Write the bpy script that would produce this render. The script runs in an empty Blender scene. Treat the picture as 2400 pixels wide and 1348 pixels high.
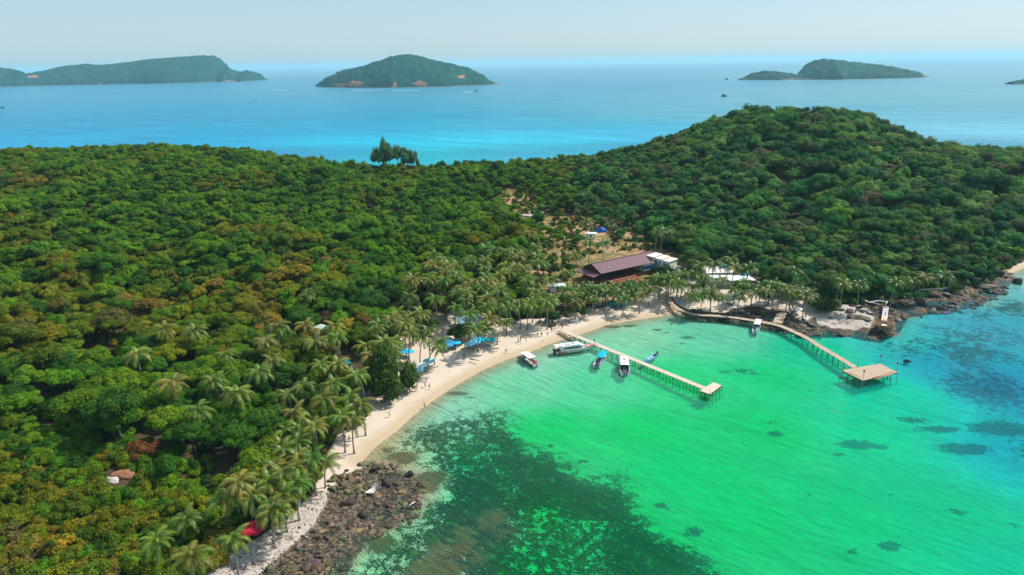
import bpy, math, random
import numpy as np
random.seed(7); rng = np.random.default_rng(7)
scene = bpy.context.scene
C = scene.collection
# ------------------------------------------------------------------ camera
FPX = 1600.0; CAMH = 85.0
pitch = math.atan((674-148)/FPX); roll = math.radians(0.9)
F = np.array([0, math.cos(pitch), -math.sin(pitch)])
R0 = np.array([1, 0, 0.]); U0 = np.array([0, math.sin(pitch), math.cos(pitch)])
U = U0*math.cos(roll)+R0*math.sin(roll); R = R0*math.cos(roll)-U0*math.sin(roll)
cd = bpy.data.cameras.new('camera'); cam = bpy.data.objects.new('camera', cd); C.objects.link(cam)
cd.sensor_width = 36; cd.lens = 36*FPX/2400; cd.clip_start = 0.5; cd.clip_end = 200000
from mathutils import Matrix, Vector
M = Matrix(((R[0], U[0], -F[0], 0), (R[1], U[1], -F[1], 0), (R[2], U[2], -F[2], CAMH), (0, 0, 0, 1)))
cam.matrix_world = M
scene.camera = cam
# ------------------------------------------------------------------ light, sky, exposure
SUN_AZ = math.radians(65)     # from +Y towards +X
SUN_EL = math.radians(50)
w = bpy.data.worlds.new('World'); scene.world = w; w.use_nodes = True
nt = w.node_tree; bg = nt.nodes['Background']
sky = nt.nodes.new('ShaderNodeTexSky'); sky.sky_type = 'NISHITA'; sky.sun_disc = False
sky.sun_elevation = SUN_EL; sky.sun_rotation = SUN_AZ
sky.altitude = 0; sky.air_density = 1.0; sky.dust_density = 0.6; sky.ozone_density = 1.0
mx_ = nt.nodes.new('ShaderNodeMix'); mx_.data_type = 'RGBA'; mx_.blend_type = 'MULTIPLY'; mx_.inputs[0].default_value = 1
nt.links.new(sky.outputs[0], mx_.inputs[6]); mx_.inputs[7].default_value = (.84, .94, 1.12, 1)      # cool cast of the hazy tropical sky
hz_ = nt.nodes.new('ShaderNodeMix'); hz_.data_type = 'RGBA'; hz_.inputs[0].default_value = .55
nt.links.new(mx_.outputs[2], hz_.inputs[6]); hz_.inputs[7].default_value = (4.0, 5.25, 5.8, 1)       # veil of even pale haze over the whole sky
nt.links.new(hz_.outputs[2], bg.inputs[0]); bg.inputs[1].default_value = 0.108
sd = bpy.data.lights.new('sun', 'SUN'); sd.energy = 4.6; sd.angle = math.radians(0.53); sd.color = (1, 0.95, 0.86)
so = bpy.data.objects.new('sun', sd); C.objects.link(so)
sv = Vector((math.sin(SUN_AZ)*math.cos(SUN_EL), math.cos(SUN_AZ)*math.cos(SUN_EL), math.sin(SUN_EL)))
so.rotation_euler = sv.to_track_quat('Z', 'Y').to_euler(); so.location = (0, 0, 300)
scene.view_settings.view_transform = 'Standard'; scene.view_settings.look = 'None'
scene.view_settings.exposure = 0.27; scene.view_settings.gamma = 1; scene.view_settings.use_curve_mapping = False
cy = scene.cycles
cy.max_bounces = 5; cy.diffuse_bounces = 2; cy.glossy_bounces = 2; cy.transmission_bounces = 3
cy.transparent_max_bounces = 8; cy.volume_bounces = 1; cy.use_denoising = True
cy.sample_clamp_indirect = 4; cy.sample_clamp_direct = 40; cy.caustics_reflective = False; cy.caustics_refractive = False
HAZE_DENSITY = 6.2e-5

# ------------------------------------------------------------------ geometry of the place
def ray(px, py): return F+R*(px-1200)/FPX+U*(674-py)/FPX
def at(px, py, z=0.0):
    d = ray(px, py); t = (z-CAMH)/d[2]; return np.array([0, 0, CAMH])+d*t
def atY(px, py, Y):
    d = ray(px, py); return np.array([0, 0, CAMH])+d*(Y/d[1])
def proj(P):
    v = np.asarray(P, float)-np.array([0, 0, CAMH]); f = v@F
    return np.stack([1200+FPX*(v@R)/f, 674-FPX*(v@U)/f, f], -1)
def smooth(a, lo, hi):
    t = np.clip((a-lo)/(hi-lo), 0, 1); return t*t*(3-2*t)
def sdf(poly, X, Y):           # positive inside
    X = np.asarray(X, float); Y = np.asarray(Y, float)
    d = np.full(X.shape, 1e18); ins = np.zeros(X.shape, bool); n = len(poly)
    for i in range(n):
        ax, ay = poly[i][:2]; bx, by = poly[(i+1) % n][:2]
        ex, ey = bx-ax, by-ay; wx, wy = X-ax, Y-ay
        t = np.clip((wx*ex+wy*ey)/(ex*ex+ey*ey+1e-12), 0, 1)
        d = np.minimum(d, (wx-ex*t)**2+(wy-ey*t)**2)
        c = ((ay > Y) != (by > Y)) & (X < (bx-ax)*(Y-ay)/(by-ay+1e-12)+ax)
        ins ^= c
    d = np.sqrt(d); return np.where(ins, d, -d)
LAT = rng.random((257, 257)); LAT[-1] = LAT[0]; LAT[:, -1] = LAT[:, 0]
def vnoise(x, y):
    xi = np.floor(x).astype(int); yi = np.floor(y).astype(int); fx = x-xi; fy = y-yi
    fx = fx*fx*(3-2*fx); fy = fy*fy*(3-2*fy); xi &= 255; yi &= 255
    a = LAT[xi, yi]; b = LAT[xi+1, yi]; c = LAT[xi, yi+1]; d = LAT[xi+1, yi+1]
    return a+(b-a)*fx+(c-a)*fy+(a-b-c+d)*fx*fy
def fbm(x, y, s, o=4):
    x = np.asarray(x, float); y = np.asarray(y, float)
    r = 0; a = 1; n = 0
    for i in range(o):
        r = r+a*vnoise(x/s+17.3*i, y/s+9.1*i); n += a; a *= .5; s *= .5
    return r/n
COAST_PX = [(700,1400),(770,1330),(800,1290),(850,1245),(920,1210),(960,1185),(975,1150),(955,1115),(900,1092),(850,1080),(880,1048),(930,1010),(968,975),
  (1000,950),(1060,908),(1130,868),(1190,842),(1233,829),(1276,811),(1326,793),(1377,778),(1427,760),(1490,750),(1545,742),(1583,733),(1640,742),(1700,744),(1760,750),
  (1800,758),(1840,767),(1880,778),(1950,774),(2010,770),(2057,783),(2085,776),(2100,750),(2112,732),(2150,718),(2225,715),(2290,706),(2330,680),(2362,655),(2372,640),(2400,628)]
COAST = [tuple(at(*q)[:2]) for q in COAST_PX]
COAST += [(245,285),(290,300),(360,330),(440,380),(500,460),(480,560),(400,610),(300,600),(180,600),(110,575),(60,560),(-10,552),(-60,548),(-110,545),(-160,560),(-250,590),(-450,620),
  (-700,560),(-850,300),(-700,20),(-300,0),(-110,55),(-60,80)]
HILLS = [(-700,500,26),(-700,250,24),(-380,500,24),(-250,510,25),(-185,510,20),(-120,495,12),(-36,495,10),(32,500,12.5),(94,510,19),(131,520,26),(150,525,31),(168,522,37),(179,518,40),(223,518,40),(243,515,40),(256,512,38),(268,503,32),(276,495,25),
  (288,478,15),(300,465,11),(320,440,13),(360,430,13),(440,450,12),(-380,650,0),(-185,600,0),(-100,560,0),(0,560,0),(100,600,0),(200,640,0),(330,600,0),(500,500,0),
  (0,300,4.5),(-60,250,5),(-100,180,5),(-100,120,4),(-250,250,14),(-150,350,13),(-300,380,20),(-400,200,18),(0,400,7),(-60,420,9),(60,300,4.0),(90,330,6),(50,350,6),(55,390,11),(110,380,13),
  (150,340,11),(190,400,25),(150,430,22),(230,430,27),(250,370,15),(165,270,4),(200,300,7),(230,320,8),(110,260,3),(60,250,3),(110,290,4),(290,350,8),(-30,220,3),(-60,160,3)]
_hp = np.array(HILLS, float)
def _rbf_fit(P, v):
    n = len(P); r = np.sqrt(((P[:, None]-P[None])**2).sum(-1))/100
    K = np.where(r > 0, r*r*np.log(r+1e-9), 0)+np.eye(n)*0.02
    Q = np.hstack([np.ones((n, 1)), P/100]); A = np.block([[K, Q], [Q.T, np.zeros((3, 3))]])
    return np.linalg.solve(A, np.concatenate([v, np.zeros(3)]))
_hc = _rbf_fit(_hp[:, :2], _hp[:, 2])
def hillf(X, Y):
    sh = X.shape; x = X.ravel(); y = Y.ravel(); out = np.empty(len(x))
    for k in range(0, len(x), 40000):
        a = x[k:k+40000]; b = y[k:k+40000]
        r = np.sqrt((a[:, None]-_hp[:, 0])**2+(b[:, None]-_hp[:, 1])**2)/100
        out[k:k+40000] = np.where(r > 0, r*r*np.log(r+1e-9), 0)@_hc[:-3]+_hc[-3]+_hc[-2]*a/100+_hc[-1]*b/100
    return out.reshape(sh)
def PX(pts, z=0.5): return [tuple(at(a, b, z)[:2]) for a, b in pts]
REEF_L = PX([(560,1348),(665,1298),(738,1228),(768,1160),(800,1120),(870,1085),(940,1100),(980,1130),(985,1180),(930,1225),(870,1260),(830,1300),(800,1400),(560,1420)])
ROCK_R = PX([(1620,728),(1700,735),(1760,722),(1840,735),(1880,758),(1935,745),(1990,735),(2010,700),(2110,690),(2200,672),(2290,655),(2355,635),(2375,650),(2330,690),(2290,712),(2225,722),(2120,740),(2100,775),(2060,795),(1990,782),(1900,785),(1800,765),(1680,748)])
PALE_R = PX([(1910,735),(1960,715),(2020,712),(2050,740),(2040,765),(1980,765),(1920,760)], 1.5)
PALE_B = [tuple(at(*q, .8)[:2]) for q in [(470,1348),(560,1290),(640,1240),(700,1188),(755,1150),(768,1168),(732,1228),(655,1298),(560,1380),(400,1400)]]
SAND_IN = [(380,1400),(470,1348),(560,1300),(640,1240),(690,1195),(745,1145),(765,1100),(768,1060),(785,1020),(820,985),(840,900),(880,850),(940,790),(1010,745),(1060,725),(1130,735),(1200,748),(1255,742),(1310,735),(1355,728),
  (1400,706),(1500,700),(1545,665),(1590,655),(1700,668),(1800,680),(1870,688),(1905,715),(1960,718),(2010,706),(2100,699),(2200,683),(2290,664),(2352,622),(2400,600)]
SAND = PX(SAND_IN, 2.0)+[(300,310),(245,285)]+COAST[:44][::-1]
CLEAR = PX([(1165,468),(1200,452),(1245,462),(1262,498),(1340,503),(1440,515),(1500,540),(1560,580),(1605,592),(1590,640),(1560,700),(1400,712),(1340,690),(1290,680),(1230,650),(1200,610),(1270,575),(1275,540),(1200,505)], 6.0)
BUILD_ZONES = [PX([(1355,600),(1500,585),(1600,590),(1610,650),(1560,690),(1480,690),(1400,700),(1355,680)], 4), PX([(1655,618),(1760,618),(1775,690),(1680,690),(1650,650)], 4),
  PX([(1275,655),(1335,655),(1335,700),(1275,700)], 4), PX([(1060,730),(1135,730),(1135,775),(1060,775)], 3), PX([(1365,532),(1430,532),(1430,570),(1365,570)], 7),
  PX([(725,750),(775,750),(775,800),(725,800)], 4), PX([(785,820),(850,820),(850,905),(785,905)], 3),
  PX([(245,1105),(320,1095),(315,1130),(255,1135)], 5), PX([(570,1200),(640,1195),(640,1260),(570,1260)], 3), PX([(1275,720),(1320,720),(1320,775),(1275,775)], 2), PX([(1195,488),(1290,488),(1290,525),(1195,525)], 9)]
REEF_MOUNDS = [(*at(a, b, -.5)[:2], r_) for a, b, r_ in [(1075,1290,5.5),(1040,1335,5),(1160,1215,4.5),(1180,1240,3.5),(1000,1130,4)]]
def height(X, Y):
    X = np.asarray(X, float); Y = np.asarray(Y, float)
    s = sdf(COAST, X, Y)
    land = 2.0*(1-np.exp(-np.maximum(s, 0)*0.05))
    h = np.maximum(hillf(X, Y), 1.2)
    k = smooth(s, 10, 50)
    gul = np.abs(fbm(X+31, Y*.8+11, 55, 3)-.5)*2          # gullies and spurs
    z = land*(1-k)+np.maximum(h, land)*k+k*smooth(s, 20, 80)*((fbm(X, Y, 60, 3)-.5)*3.0+np.minimum(h/22, 1)*(gul-.22)*11*smooth(-Y, -505, -455)*smooth(X, 80, 150))
    dp = np.maximum(-s, 0)
    sea = -(3.0*(1-np.exp(-dp*0.022)))-9*smooth(dp, 120, 500)
    z = np.where(s > 0, z, sea)
    rl = smooth(sdf(REEF_L, X, Y), -2, 3); n = fbm(X+50, Y, 3.0, 3)
    z = z*(1-rl*.75)+rl*((n-.47)*1.0)
    rr = smooth(sdf(ROCK_R, X, Y), -3, 2)
    z = z+rr*((n-.5)*2.3)+.7*smooth(sdf(PALE_R, X, Y), -3, 2)
    for bx, by, br in REEF_MOUNDS: z = z+.95*np.exp(-((X-bx)**2+(Y-by)**2)/br**2)*np.clip(.4+1.3*(n-.3), 0, 1.4)*(s < 0)*(z < -.9)
    sw = smooth(np.abs(s), 0, 12)
    z = z+(1-rl)*(1-rr)*(fbm(X, Y, 9, 2)-.5)*.25*sw
    return z
def ground(x, y): return float(height(np.array([x]), np.array([y]))[0])
_T = 1/np.linspace(1/60., 1/1100., 1500)
def onland(px, py, above=0.0):
    """where the sight line through a photo pixel meets the ground raised by `above`"""
    d = ray(px, py); d = d/math.hypot(d[0], d[1])
    P = np.array([0, 0, CAMH])[None]+_T[:, None]*d[None]
    g = np.maximum(height(P[:, 0], P[:, 1]), 0)+above-P[:, 2]
    k = np.argmax(g >= 0)
    if k == 0: return P[-1]
    a, b = g[k-1], g[k]; t = a/(a-b)
    q = P[k-1]+(P[k]-P[k-1])*t
    return np.array([q[0], q[1], q[2]-above])

# ------------------------------------------------------------------ helpers
def link(o, parent=None):
    C.objects.link(o)
    if parent is not None: o.parent = parent
    return o
def mesh(name, V, Fc, mat=None, smoothf=False):
    me = bpy.data.meshes.new(name); V = np.asarray(V, float)
    if isinstance(Fc, np.ndarray) and Fc.ndim == 2:
        n, k = Fc.shape
        me.vertices.add(len(V)); me.vertices.foreach_set('co', V.ravel())
        me.loops.add(n*k); me.loops.foreach_set('vertex_index', Fc.ravel())
        me.polygons.add(n); me.polygons.foreach_set('loop_start', np.arange(n)*k)
        me.update(calc_edges=True)
    else:
        me.from_pydata(V.tolist(), [], [tuple(int(i) for i in f) for f in Fc]); me.update()
    if smoothf: me.polygons.foreach_set('use_smooth', np.ones(len(me.polygons), bool))
    if mat: me.materials.append(mat)
    return me
def ob(name, me, parent=None, loc=None, rot=None, scl=None):
    o = bpy.data.objects.new(name, me); link(o, parent)
    if loc is not None: o.location = loc
    if rot is not None: o.rotation_euler = rot
    if scl is not None: o.scale = scl if hasattr(scl, '__len__') else (scl,)*3
    return o
def tag(o, label, cat, group=None):
    o['label'] = label; o['category'] = cat
    if group: o['group'] = group
    return o
def empty(name, loc, rz=0, label=None, cat=None, group=None):
    o = bpy.data.objects.new(name, None); link(o); o.location = loc; o.rotation_euler = (0, 0, rz); o.empty_display_size = .3
    if label: tag(o, label, cat, group)
    return o
def kind(o, k, label=None):
    o['kind'] = k
    if label: o['label'] = label
    return o
class N:                       # small node-tree writer
    def __init__(s, name):
        s.m = bpy.data.materials.new(name); s.m.use_nodes = True; s.t = s.m.node_tree; s.t.nodes.clear()
        s.out = s.t.nodes.new('ShaderNodeOutputMaterial')
    def n(s, typ, inp=None, **kw):
        x = s.t.nodes.new('ShaderNode'+typ)
        for k, v in kw.items(): setattr(x, k, v)
        for k, v in (inp or {}).items():
            if isinstance(v, bpy.types.NodeSocket): s.t.links.new(v, x.inputs[k])
            else: x.inputs[k].default_value = v
        return x
    def mix(s, f, a, b, blend='MIX'):
        x = s.t.nodes.new('ShaderNodeMix'); x.data_type = 'RGBA'; x.blend_type = blend
        for i, v in ((0, f), (6, a), (7, b)):
            if isinstance(v, bpy.types.NodeSocket): s.t.links.new(v, x.inputs[i])
            else: x.inputs[i].default_value = v if i == 0 else (tuple(v)+(1,))[:4]
        return x.outputs[2]
    def math(s, op, a, b=0, clamp=False):
        x = s.t.nodes.new('ShaderNodeMath'); x.operation = op; x.use_clamp = clamp
        for i, v in ((0, a), (1, b)):
            if isinstance(v, bpy.types.NodeSocket): s.t.links.new(v, x.inputs[i])
            else: x.inputs[i].default_value = v
        return x.outputs[0]
    def step(s, v, lo, hi):
        x = s.n('MapRange', {0: v, 1: lo, 2: hi}); x.interpolation_type = 'SMOOTHSTEP'; return x.outputs[0]
    def noise(s, scale, detail=3, vec=None, rough=.55):
        x = s.n('TexNoise', {'Scale': scale, 'Detail': detail, 'Roughness': rough})
        if vec is not None: s.t.links.new(vec, x.inputs['Vector'])
        return x.outputs[0]
    def pos(s): return s.n('NewGeometry').outputs['Position']
    def finish(s, sh): s.t.links.new(sh, s.out.inputs[0]); return s.m
_mats = {}
def mat(name, col, rough=.6, spec=.3, var=.12, scale=6., metallic=0, bump=0.0, streak=None):
    """painted / plain surface with faint mottling and wear"""
    if name in _mats: return _mats[name]
    g = N(name)
    tc = g.n('TexCoord').outputs['Object']
    if streak:
        tc = g.n('Mapping', {'Vector': tc, 'Scale': streak}).outputs[0]
    nz = g.noise(scale, 4, tc)
    oi = g.n('ObjectInfo').outputs['Random']
    c = g.mix(nz, [x*(1-var) for x in col], [min(x*(1+var), 1) for x in col])
    c = g.mix(g.math('MULTIPLY', oi, var), c, [x*.6 for x in col])
    b = g.n('BsdfPrincipled', {'Base Color': c, 'Roughness': rough, 'Specular IOR Level': spec, 'Metallic': metallic})
    if bump:
        bp = g.n('Bump', {'Height': nz, 'Strength': bump, 'Distance': .05}); g.t.links.new(bp.outputs[0], b.inputs['Normal'])
    _mats[name] = g.finish(b.outputs[0]); return _mats[name]
# ------------------------------------------------------------------ ground sheet
xs = np.concatenate([[-60000,-20000,-8000,-4000,-2000,-1400,-1100], np.arange(-900,-120,7), np.arange(-120,-75,2.5), np.arange(-75,130,1.1), np.arange(130,260,1.8), np.arange(260,560,6), [600,700,900,1300,2500,5000,12000,60000]])
ys = np.concatenate([[-60000,-8000,-1000,-200,0,40,60], np.arange(72,270,1.1), np.arange(270,330,2.2), np.arange(330,700,5), [720,800,950,1200,1600,2200,3200,5000,9000,20000,60000]])
GX, GY = np.meshgrid(xs, ys, indexing='ij')
nx, ny = GX.shape
GZ = height(GX, GY)
idx = np.arange(nx*ny).reshape(nx, ny)
quads = np.stack([idx[:-1, :-1].ravel(), idx[1:, :-1].ravel(), idx[1:, 1:].ravel(), idx[:-1, 1:].ravel()], 1)
sC = sdf(COAST, GX, GY)
def ellipse(px, py, rx, ry, z=0):      # soft blob round a spot of the sea bed; rx, ry in metres
    p = at(px, py, z); return np.exp(-(((GX-p[0])/rx)**2+((GY-p[1])/ry)**2))
sand = smooth(sdf(SAND, GX, GY)+(fbm(GX, GY, 8, 3)-.5)*7, -1.5, 1.5)
sand = np.where(sC < 2, 1, sand)
rockm = np.maximum(smooth(sdf(ROCK_R, GX, GY), -3, 1), smooth(sdf(REEF_L, GX, GY), -3, 2)*smooth(GZ, -.6, -.1)*.8)
pale = np.maximum(smooth(sdf(PALE_R, GX, GY), -2, 2), smooth(sdf(PALE_B, GX, GY), -2, 2))
clear = smooth(sdf(CLEAR, GX, GY)+(fbm(GX, GY, 10, 3)-.5)*10, -3, 3)
SEAG = PX([(1190,948),(1235,990),(1262,1050),(1340,1088),(1395,1130),(1440,1118),(1500,1150),(1530,1200),(1560,1240),(1625,1270),(1660,1310),(1740,1360),(1700,1480),(780,1480),(820,1330),(870,1270),(950,1215),(1000,1160),(960,1090),(880,1070),(930,1020),(1010,985),(1100,965)], -1)
EDGE = PX([(1190,948),(1235,990),(1262,1050),(1340,1088),(1395,1130),(1440,1118),(1500,1150),(1530,1200),(1560,1240),(1625,1270),(1660,1310),(1740,1360)], -1)
dE = np.full(GX.shape, 1e9)
for (ax_, ay_), (bx_, by_) in zip(EDGE[:-1], EDGE[1:]):
    t_ = np.clip(((GX-ax_)*(bx_-ax_)+(GY-ay_)*(by_-ay_))/((bx_-ax_)**2+(by_-ay_)**2), 0, 1); dE = np.minimum(dE, np.hypot(GX-ax_-t_*(bx_-ax_), GY-ay_-t_*(by_-ay_)))
inG = smooth(sdf(SEAG, GX, GY)+(fbm(GX, GY+40, 9, 3)-.5)*9, -6, 8); ncl = fbm(GX+5, GY, 14, 3)
grass = inG*np.clip(.60+.40*np.exp(-(dE/11)**2)*smooth(-GY, -160, -140)+(ncl-.5)*1.0+.10-.30*smooth(GY, 136, 160), .60, 1.15)
SEAR = PX([(1990,785),(2090,800),(2130,735),(2300,712),(2400,690),(2480,760),(2500,1100),(2400,1095),(2330,1060),(2280,960),(2180,920),(2120,850),(2040,830)], -1)
grass = np.maximum(grass, (.42+(fbm(GX+70, GY, 12, 3)-.5)*.8)*smooth(sdf(SEAR, GX, GY), -6, 8))
BLOBS = [(1740,868,4,1.6,.8),(1700,870,3,1.2,.7),(1820,1010,2.2,1.8,1),(1810,985,1.4,1,.8),(1850,990,1,1,.6),(2010,1035,5,2.2,1.1),(1965,1058,2,1,.8),(2060,1040,3,1.6,.9),(1890,1150,1.2,1,.8),(2090,1270,3,1.5,1),(2000,1285,1.8,1,.8),(2250,1190,2.5,1.2,.8),
 (2220,1185,3,1,.6),(2380,1220,2,1,.8),(2140,980,5,2,.8),(2200,1000,7,2,.9),(2260,1045,7,3,1),(2350,1000,9,4,1),(2230,1130,2,1,.6),(2085,1148,1.5,.8,.7),(1290,1042,1.6,.8,1),(1367,1080,1.3,1,1),(1320,1062,1,.6,.8),(1550,1180,1.6,1.2,1),(1565,1192,1.2,.9,.8),
 (1627,1240,2.2,1.6,1),(1480,1115,1.0,.7,.6),(1595,1048,1.6,.8,.7),(1650,990,1,.7,.5),(1400,1118,1.2,.8,.8),(1465,1098,1,.6,.6),(1630,1122,1,.6,.6),(1500,960,1.2,.7,.5),(1620,958,1,.6,.6),(1612,945,1.4,.6,.6),(1760,875,3,1.2,.7),
 (1870,905,2,1,.6),(1900,915,1.6,.9,.6),(1530,840,3,1.2,.3),(1400,905,3,2,.25),(1310,900,2,1,.3),(1610,795,3,1.5,.8),(1600,808,2,.8,.7),(1700,835,4,1.2,.4),(1660,850,2,1,.3),(1150,980,4,2,.5),(1090,965,4,2,.4),(1060,950,3,1.5,.5)]
for b in BLOBS: grass = np.maximum(grass, b[4]*ellipse(b[0], b[1], b[2], b[3], -1.5))
brown = np.zeros_like(GX)
for b in [(1075,925,3.4,1.6,1),(1100,932,2.2,1,1),(1435,768,3.2,1.2,1),(1475,765,3.6,1.0,1),(1540,772,2.4,1.2,.9),(1562,778,2.2,1.0,.8),(1075,1290,6,4,1),(1040,1330,5,3,1),(1160,1215,4.5,4,.9),(1180,1240,3,3,.8),(1090,1240,3,2,.8),
          (1000,1130,5,5,.9),(940,1075,5,4,.8),(1020,1120,4,4,.7),(880,1280,7,3,.8),(1690,738,3,1,.6),(900,1060,4,3,.6),(1010,1330,7,4,.9),(960,1210,4,3,.6)]:
    brown = np.maximum(brown, b[4]*ellipse(b[0], b[1], b[2], b[3], -.4))
brown = brown*np.clip(.25+1.9*fbm(GX+9, GY, 3.2, 3), 0, 1.5)-.12; brown = np.clip(brown, 0, 1.3)
g = N('ground')
A1 = g.n('Attribute', attribute_name='ga'); A2 = g.n('Attribute', attribute_name='gb')
s1 = g.n('SeparateColor', {0: A1.outputs['Color']}).outputs; s2 = g.n('SeparateColor', {0: A2.outputs['Color']}).outputs
P = g.pos(); sp = g.n('SeparateXYZ', {0: P}).outputs
n1 = g.noise(.35, 5, P); n2 = g.noise(2.2, 4, P); n3 = g.noise(.08, 3, P); n4 = g.noise(9, 3, P)
floor_ = g.mix(n1, (.030, .032, .012), (.10, .068, .034))
dry = g.mix(g.step(n1, .38, .6), (.15, .13, .035), (.40, .22, .12)); dry = g.mix(g.step(n2, .42, .62), dry, (.09, .12, .025)); dry = g.mix(g.step(n3, .5, .62), dry, (.46, .27, .16))
floor_ = g.mix(g.n('Attribute', attribute_name='gc').outputs['Fac'], floor_, dry)
sandc = g.mix(n1, (.56, .465, .37), (.67, .57, .465)); sandc = g.mix(g.math('MULTIPLY', n4, .25), sandc, (.42, .32, .24))
litter = g.step(g.math('ADD', n2, g.math('MULTIPLY', n1, .6)), .86, 1.05)
sandc = g.mix(g.math('MULTIPLY', litter, g.step(sp['Z'], 1.2, 1.9)), sandc, (.16, .11, .07))
wet = g.step(g.math('ADD', sp['Z'], g.math('MULTIPLY', n1, .25)), .62, .25)
sandw = g.mix(wet, sandc, (.48, .37, .245)); sandw = g.mix(g.step(sp['Z'], -.05, -.45), sandw, g.mix(n1, (.62, .58, .48), (.74, .70, .60)))
col = g.mix(g.step(g.math('ADD', s1['Red'], g.math('MULTIPLY', g.math('SUBTRACT', n2, .5), .7)), .4, .6), floor_, sandw)
# sea bed cover
ul = g.noise(.55, 5, P, .6); um = g.noise(2.6, 4, P, .6)
gm = g.step(g.math('ADD', s1['Blue'], g.math('MULTIPLY', g.math('SUBTRACT', g.math('ADD', g.math('MULTIPLY', ul, .55), g.math('MULTIPLY', um, .45)), .5), 2.3)), .36, .62)
weed = g.mix(g.step(um, .35, .7), (.005, .034, .034), (.018, .090, .040))
weed = g.mix(g.step(ul, .54, .70), weed, (.07, .22, .05))
under = g.step(sp['Z'], .05, -.15)
col = g.mix(g.math('MULTIPLY', gm, under), col, weed)
bm = g.step(g.math('ADD', s2['Red'], g.math('MULTIPLY', g.math('SUBTRACT', um, .5), 1.3)), .3, .60)
col = g.mix(g.math('MULTIPLY', bm, g.step(sp['Z'], .5, .2)), col, g.mix(um, (.070, .050, .028), (.23, .17, .085)))
# rock
vor = g.n('TexVoronoi', {'Vector': P, 'Scale': .9}); vd = vor.outputs['Distance']
rk = g.mix(g.step(n2, .36, .64), (.045, .036, .026), (.20, .155, .11)); rk = g.mix(g.step(n1, .54, .64), rk, (.27, .20, .10)); rk = g.mix(g.math('MULTIPLY', g.step(vd, .36, .66), .6), rk, (.012, .010, .008))
col = g.mix(g.step(g.math('ADD', s1['Green'], g.math('MULTIPLY', g.math('SUBTRACT', n2, .5), .8)), .35, .6), col, rk)
pl = g.mix(g.step(n2, .35, .6), (.30, .25, .21), (.50, .44, .385)); pl = g.mix(g.step(n1, .55, .68), pl, (.10, .085, .075))
col = g.mix(g.step(g.math('ADD', s2['Green'], g.math('MULTIPLY', g.math('SUBTRACT', n2, .5), .6)), .4, .6), col, pl)
hh = g.math('ADD', g.math('MULTIPLY', n2, .6), g.math('MULTIPLY', n4, .25))
bp = g.n('Bump', {'Height': hh, 'Strength': .55, 'Distance': .35})
b = g.n('BsdfPrincipled', {'Base Color': col, 'Roughness': .85, 'Specular IOR Level': .15, 'Normal': bp.outputs[0]})
MG = g.finish(b.outputs[0])
me = mesh('ground', np.stack([GX, GY, GZ], -1).reshape(-1, 3), quads, MG, True)
def vattr(me, name, *ch):
    a = me.color_attributes.new(name, 'FLOAT_COLOR', 'POINT')
    n = len(me.vertices); d = np.ones((n, 4), np.float32)
    for i, c in enumerate(ch): d[:, i] = np.asarray(c).ravel()
    a.data.foreach_set('color', d.ravel())
vattr(me, 'ga', sand, rockm, grass); vattr(me, 'gb', brown, pale, clear)
me.attributes.new('gc', 'FLOAT', 'POINT').data.foreach_set('value', clear.ravel().astype(np.float32))
kind(ob('ground', me), 'structure', 'island ground from sandy beach and forest floor down to the sea bed')

# ------------------------------------------------------------------ sea
WC = [  # photo spot, colour of the water body there (linear), far right paled by painted-in sky reflection, how opaque it is
 (1250,850,(.34,.68,.48)),(1050,960,(.32,.62,.44)),(1500,790,(.34,.68,.46)),(1700,790,(.24,.66,.44)),(1400,900,(.16,.66,.38)),(1250,900,(.26,.66,.42)),(1600,880,(.04,.64,.27)),(1500,1000,(.0,.60,.21)),(1300,1000,(.01,.58,.21)),(1600,1100,(.0,.58,.22)),(1250,1200,(.0,.36,.12)),(1500,1280,(.0,.40,.17)),
 (900,1250,(.16,.32,.18)),(1060,1300,(.34,.44,.30)),(1160,1220,(.28,.44,.30)),(1000,1130,(.34,.46,.30)),(900,1065,(.40,.46,.28)),(1120,1160,(.04,.42,.22)),(1230,1320,(.0,.40,.15)),(1100,1100,(.02,.40,.20)),(1800,1000,(.0,.58,.22)),(1800,880,(.0,.60,.25)),(1750,1200,(.0,.56,.22)),(2000,1000,(.0,.60,.33)),(2100,930,(.0,.58,.38)),(2200,1200,(.0,.50,.28)),(2000,1200,(.0,.52,.24)),(2350,1300,(.0,.48,.30)),
 (2350,900,(.02,.34,.44)),(2200,840,(.02,.38,.44)),(2100,800,(.04,.38,.36)),(2300,760,(.08,.44,.50)),(2380,680,(.20,.55,.55)),(2390,1050,(.0,.38,.38)),(1900,820,(.0,.50,.30)),
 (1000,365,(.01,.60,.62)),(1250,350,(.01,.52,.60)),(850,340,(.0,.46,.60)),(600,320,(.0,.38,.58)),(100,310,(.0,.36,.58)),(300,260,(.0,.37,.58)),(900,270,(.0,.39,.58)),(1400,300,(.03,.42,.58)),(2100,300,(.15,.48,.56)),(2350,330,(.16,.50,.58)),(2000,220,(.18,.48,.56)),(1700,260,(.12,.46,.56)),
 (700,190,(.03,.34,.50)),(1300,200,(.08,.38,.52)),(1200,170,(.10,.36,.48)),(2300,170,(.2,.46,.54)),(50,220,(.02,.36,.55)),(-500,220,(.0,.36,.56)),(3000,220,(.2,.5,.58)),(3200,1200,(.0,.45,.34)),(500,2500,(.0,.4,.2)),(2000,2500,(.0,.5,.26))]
wp = np.array([list(at(a, b)[:2])+list(c) for a, b, c in WC])
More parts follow.
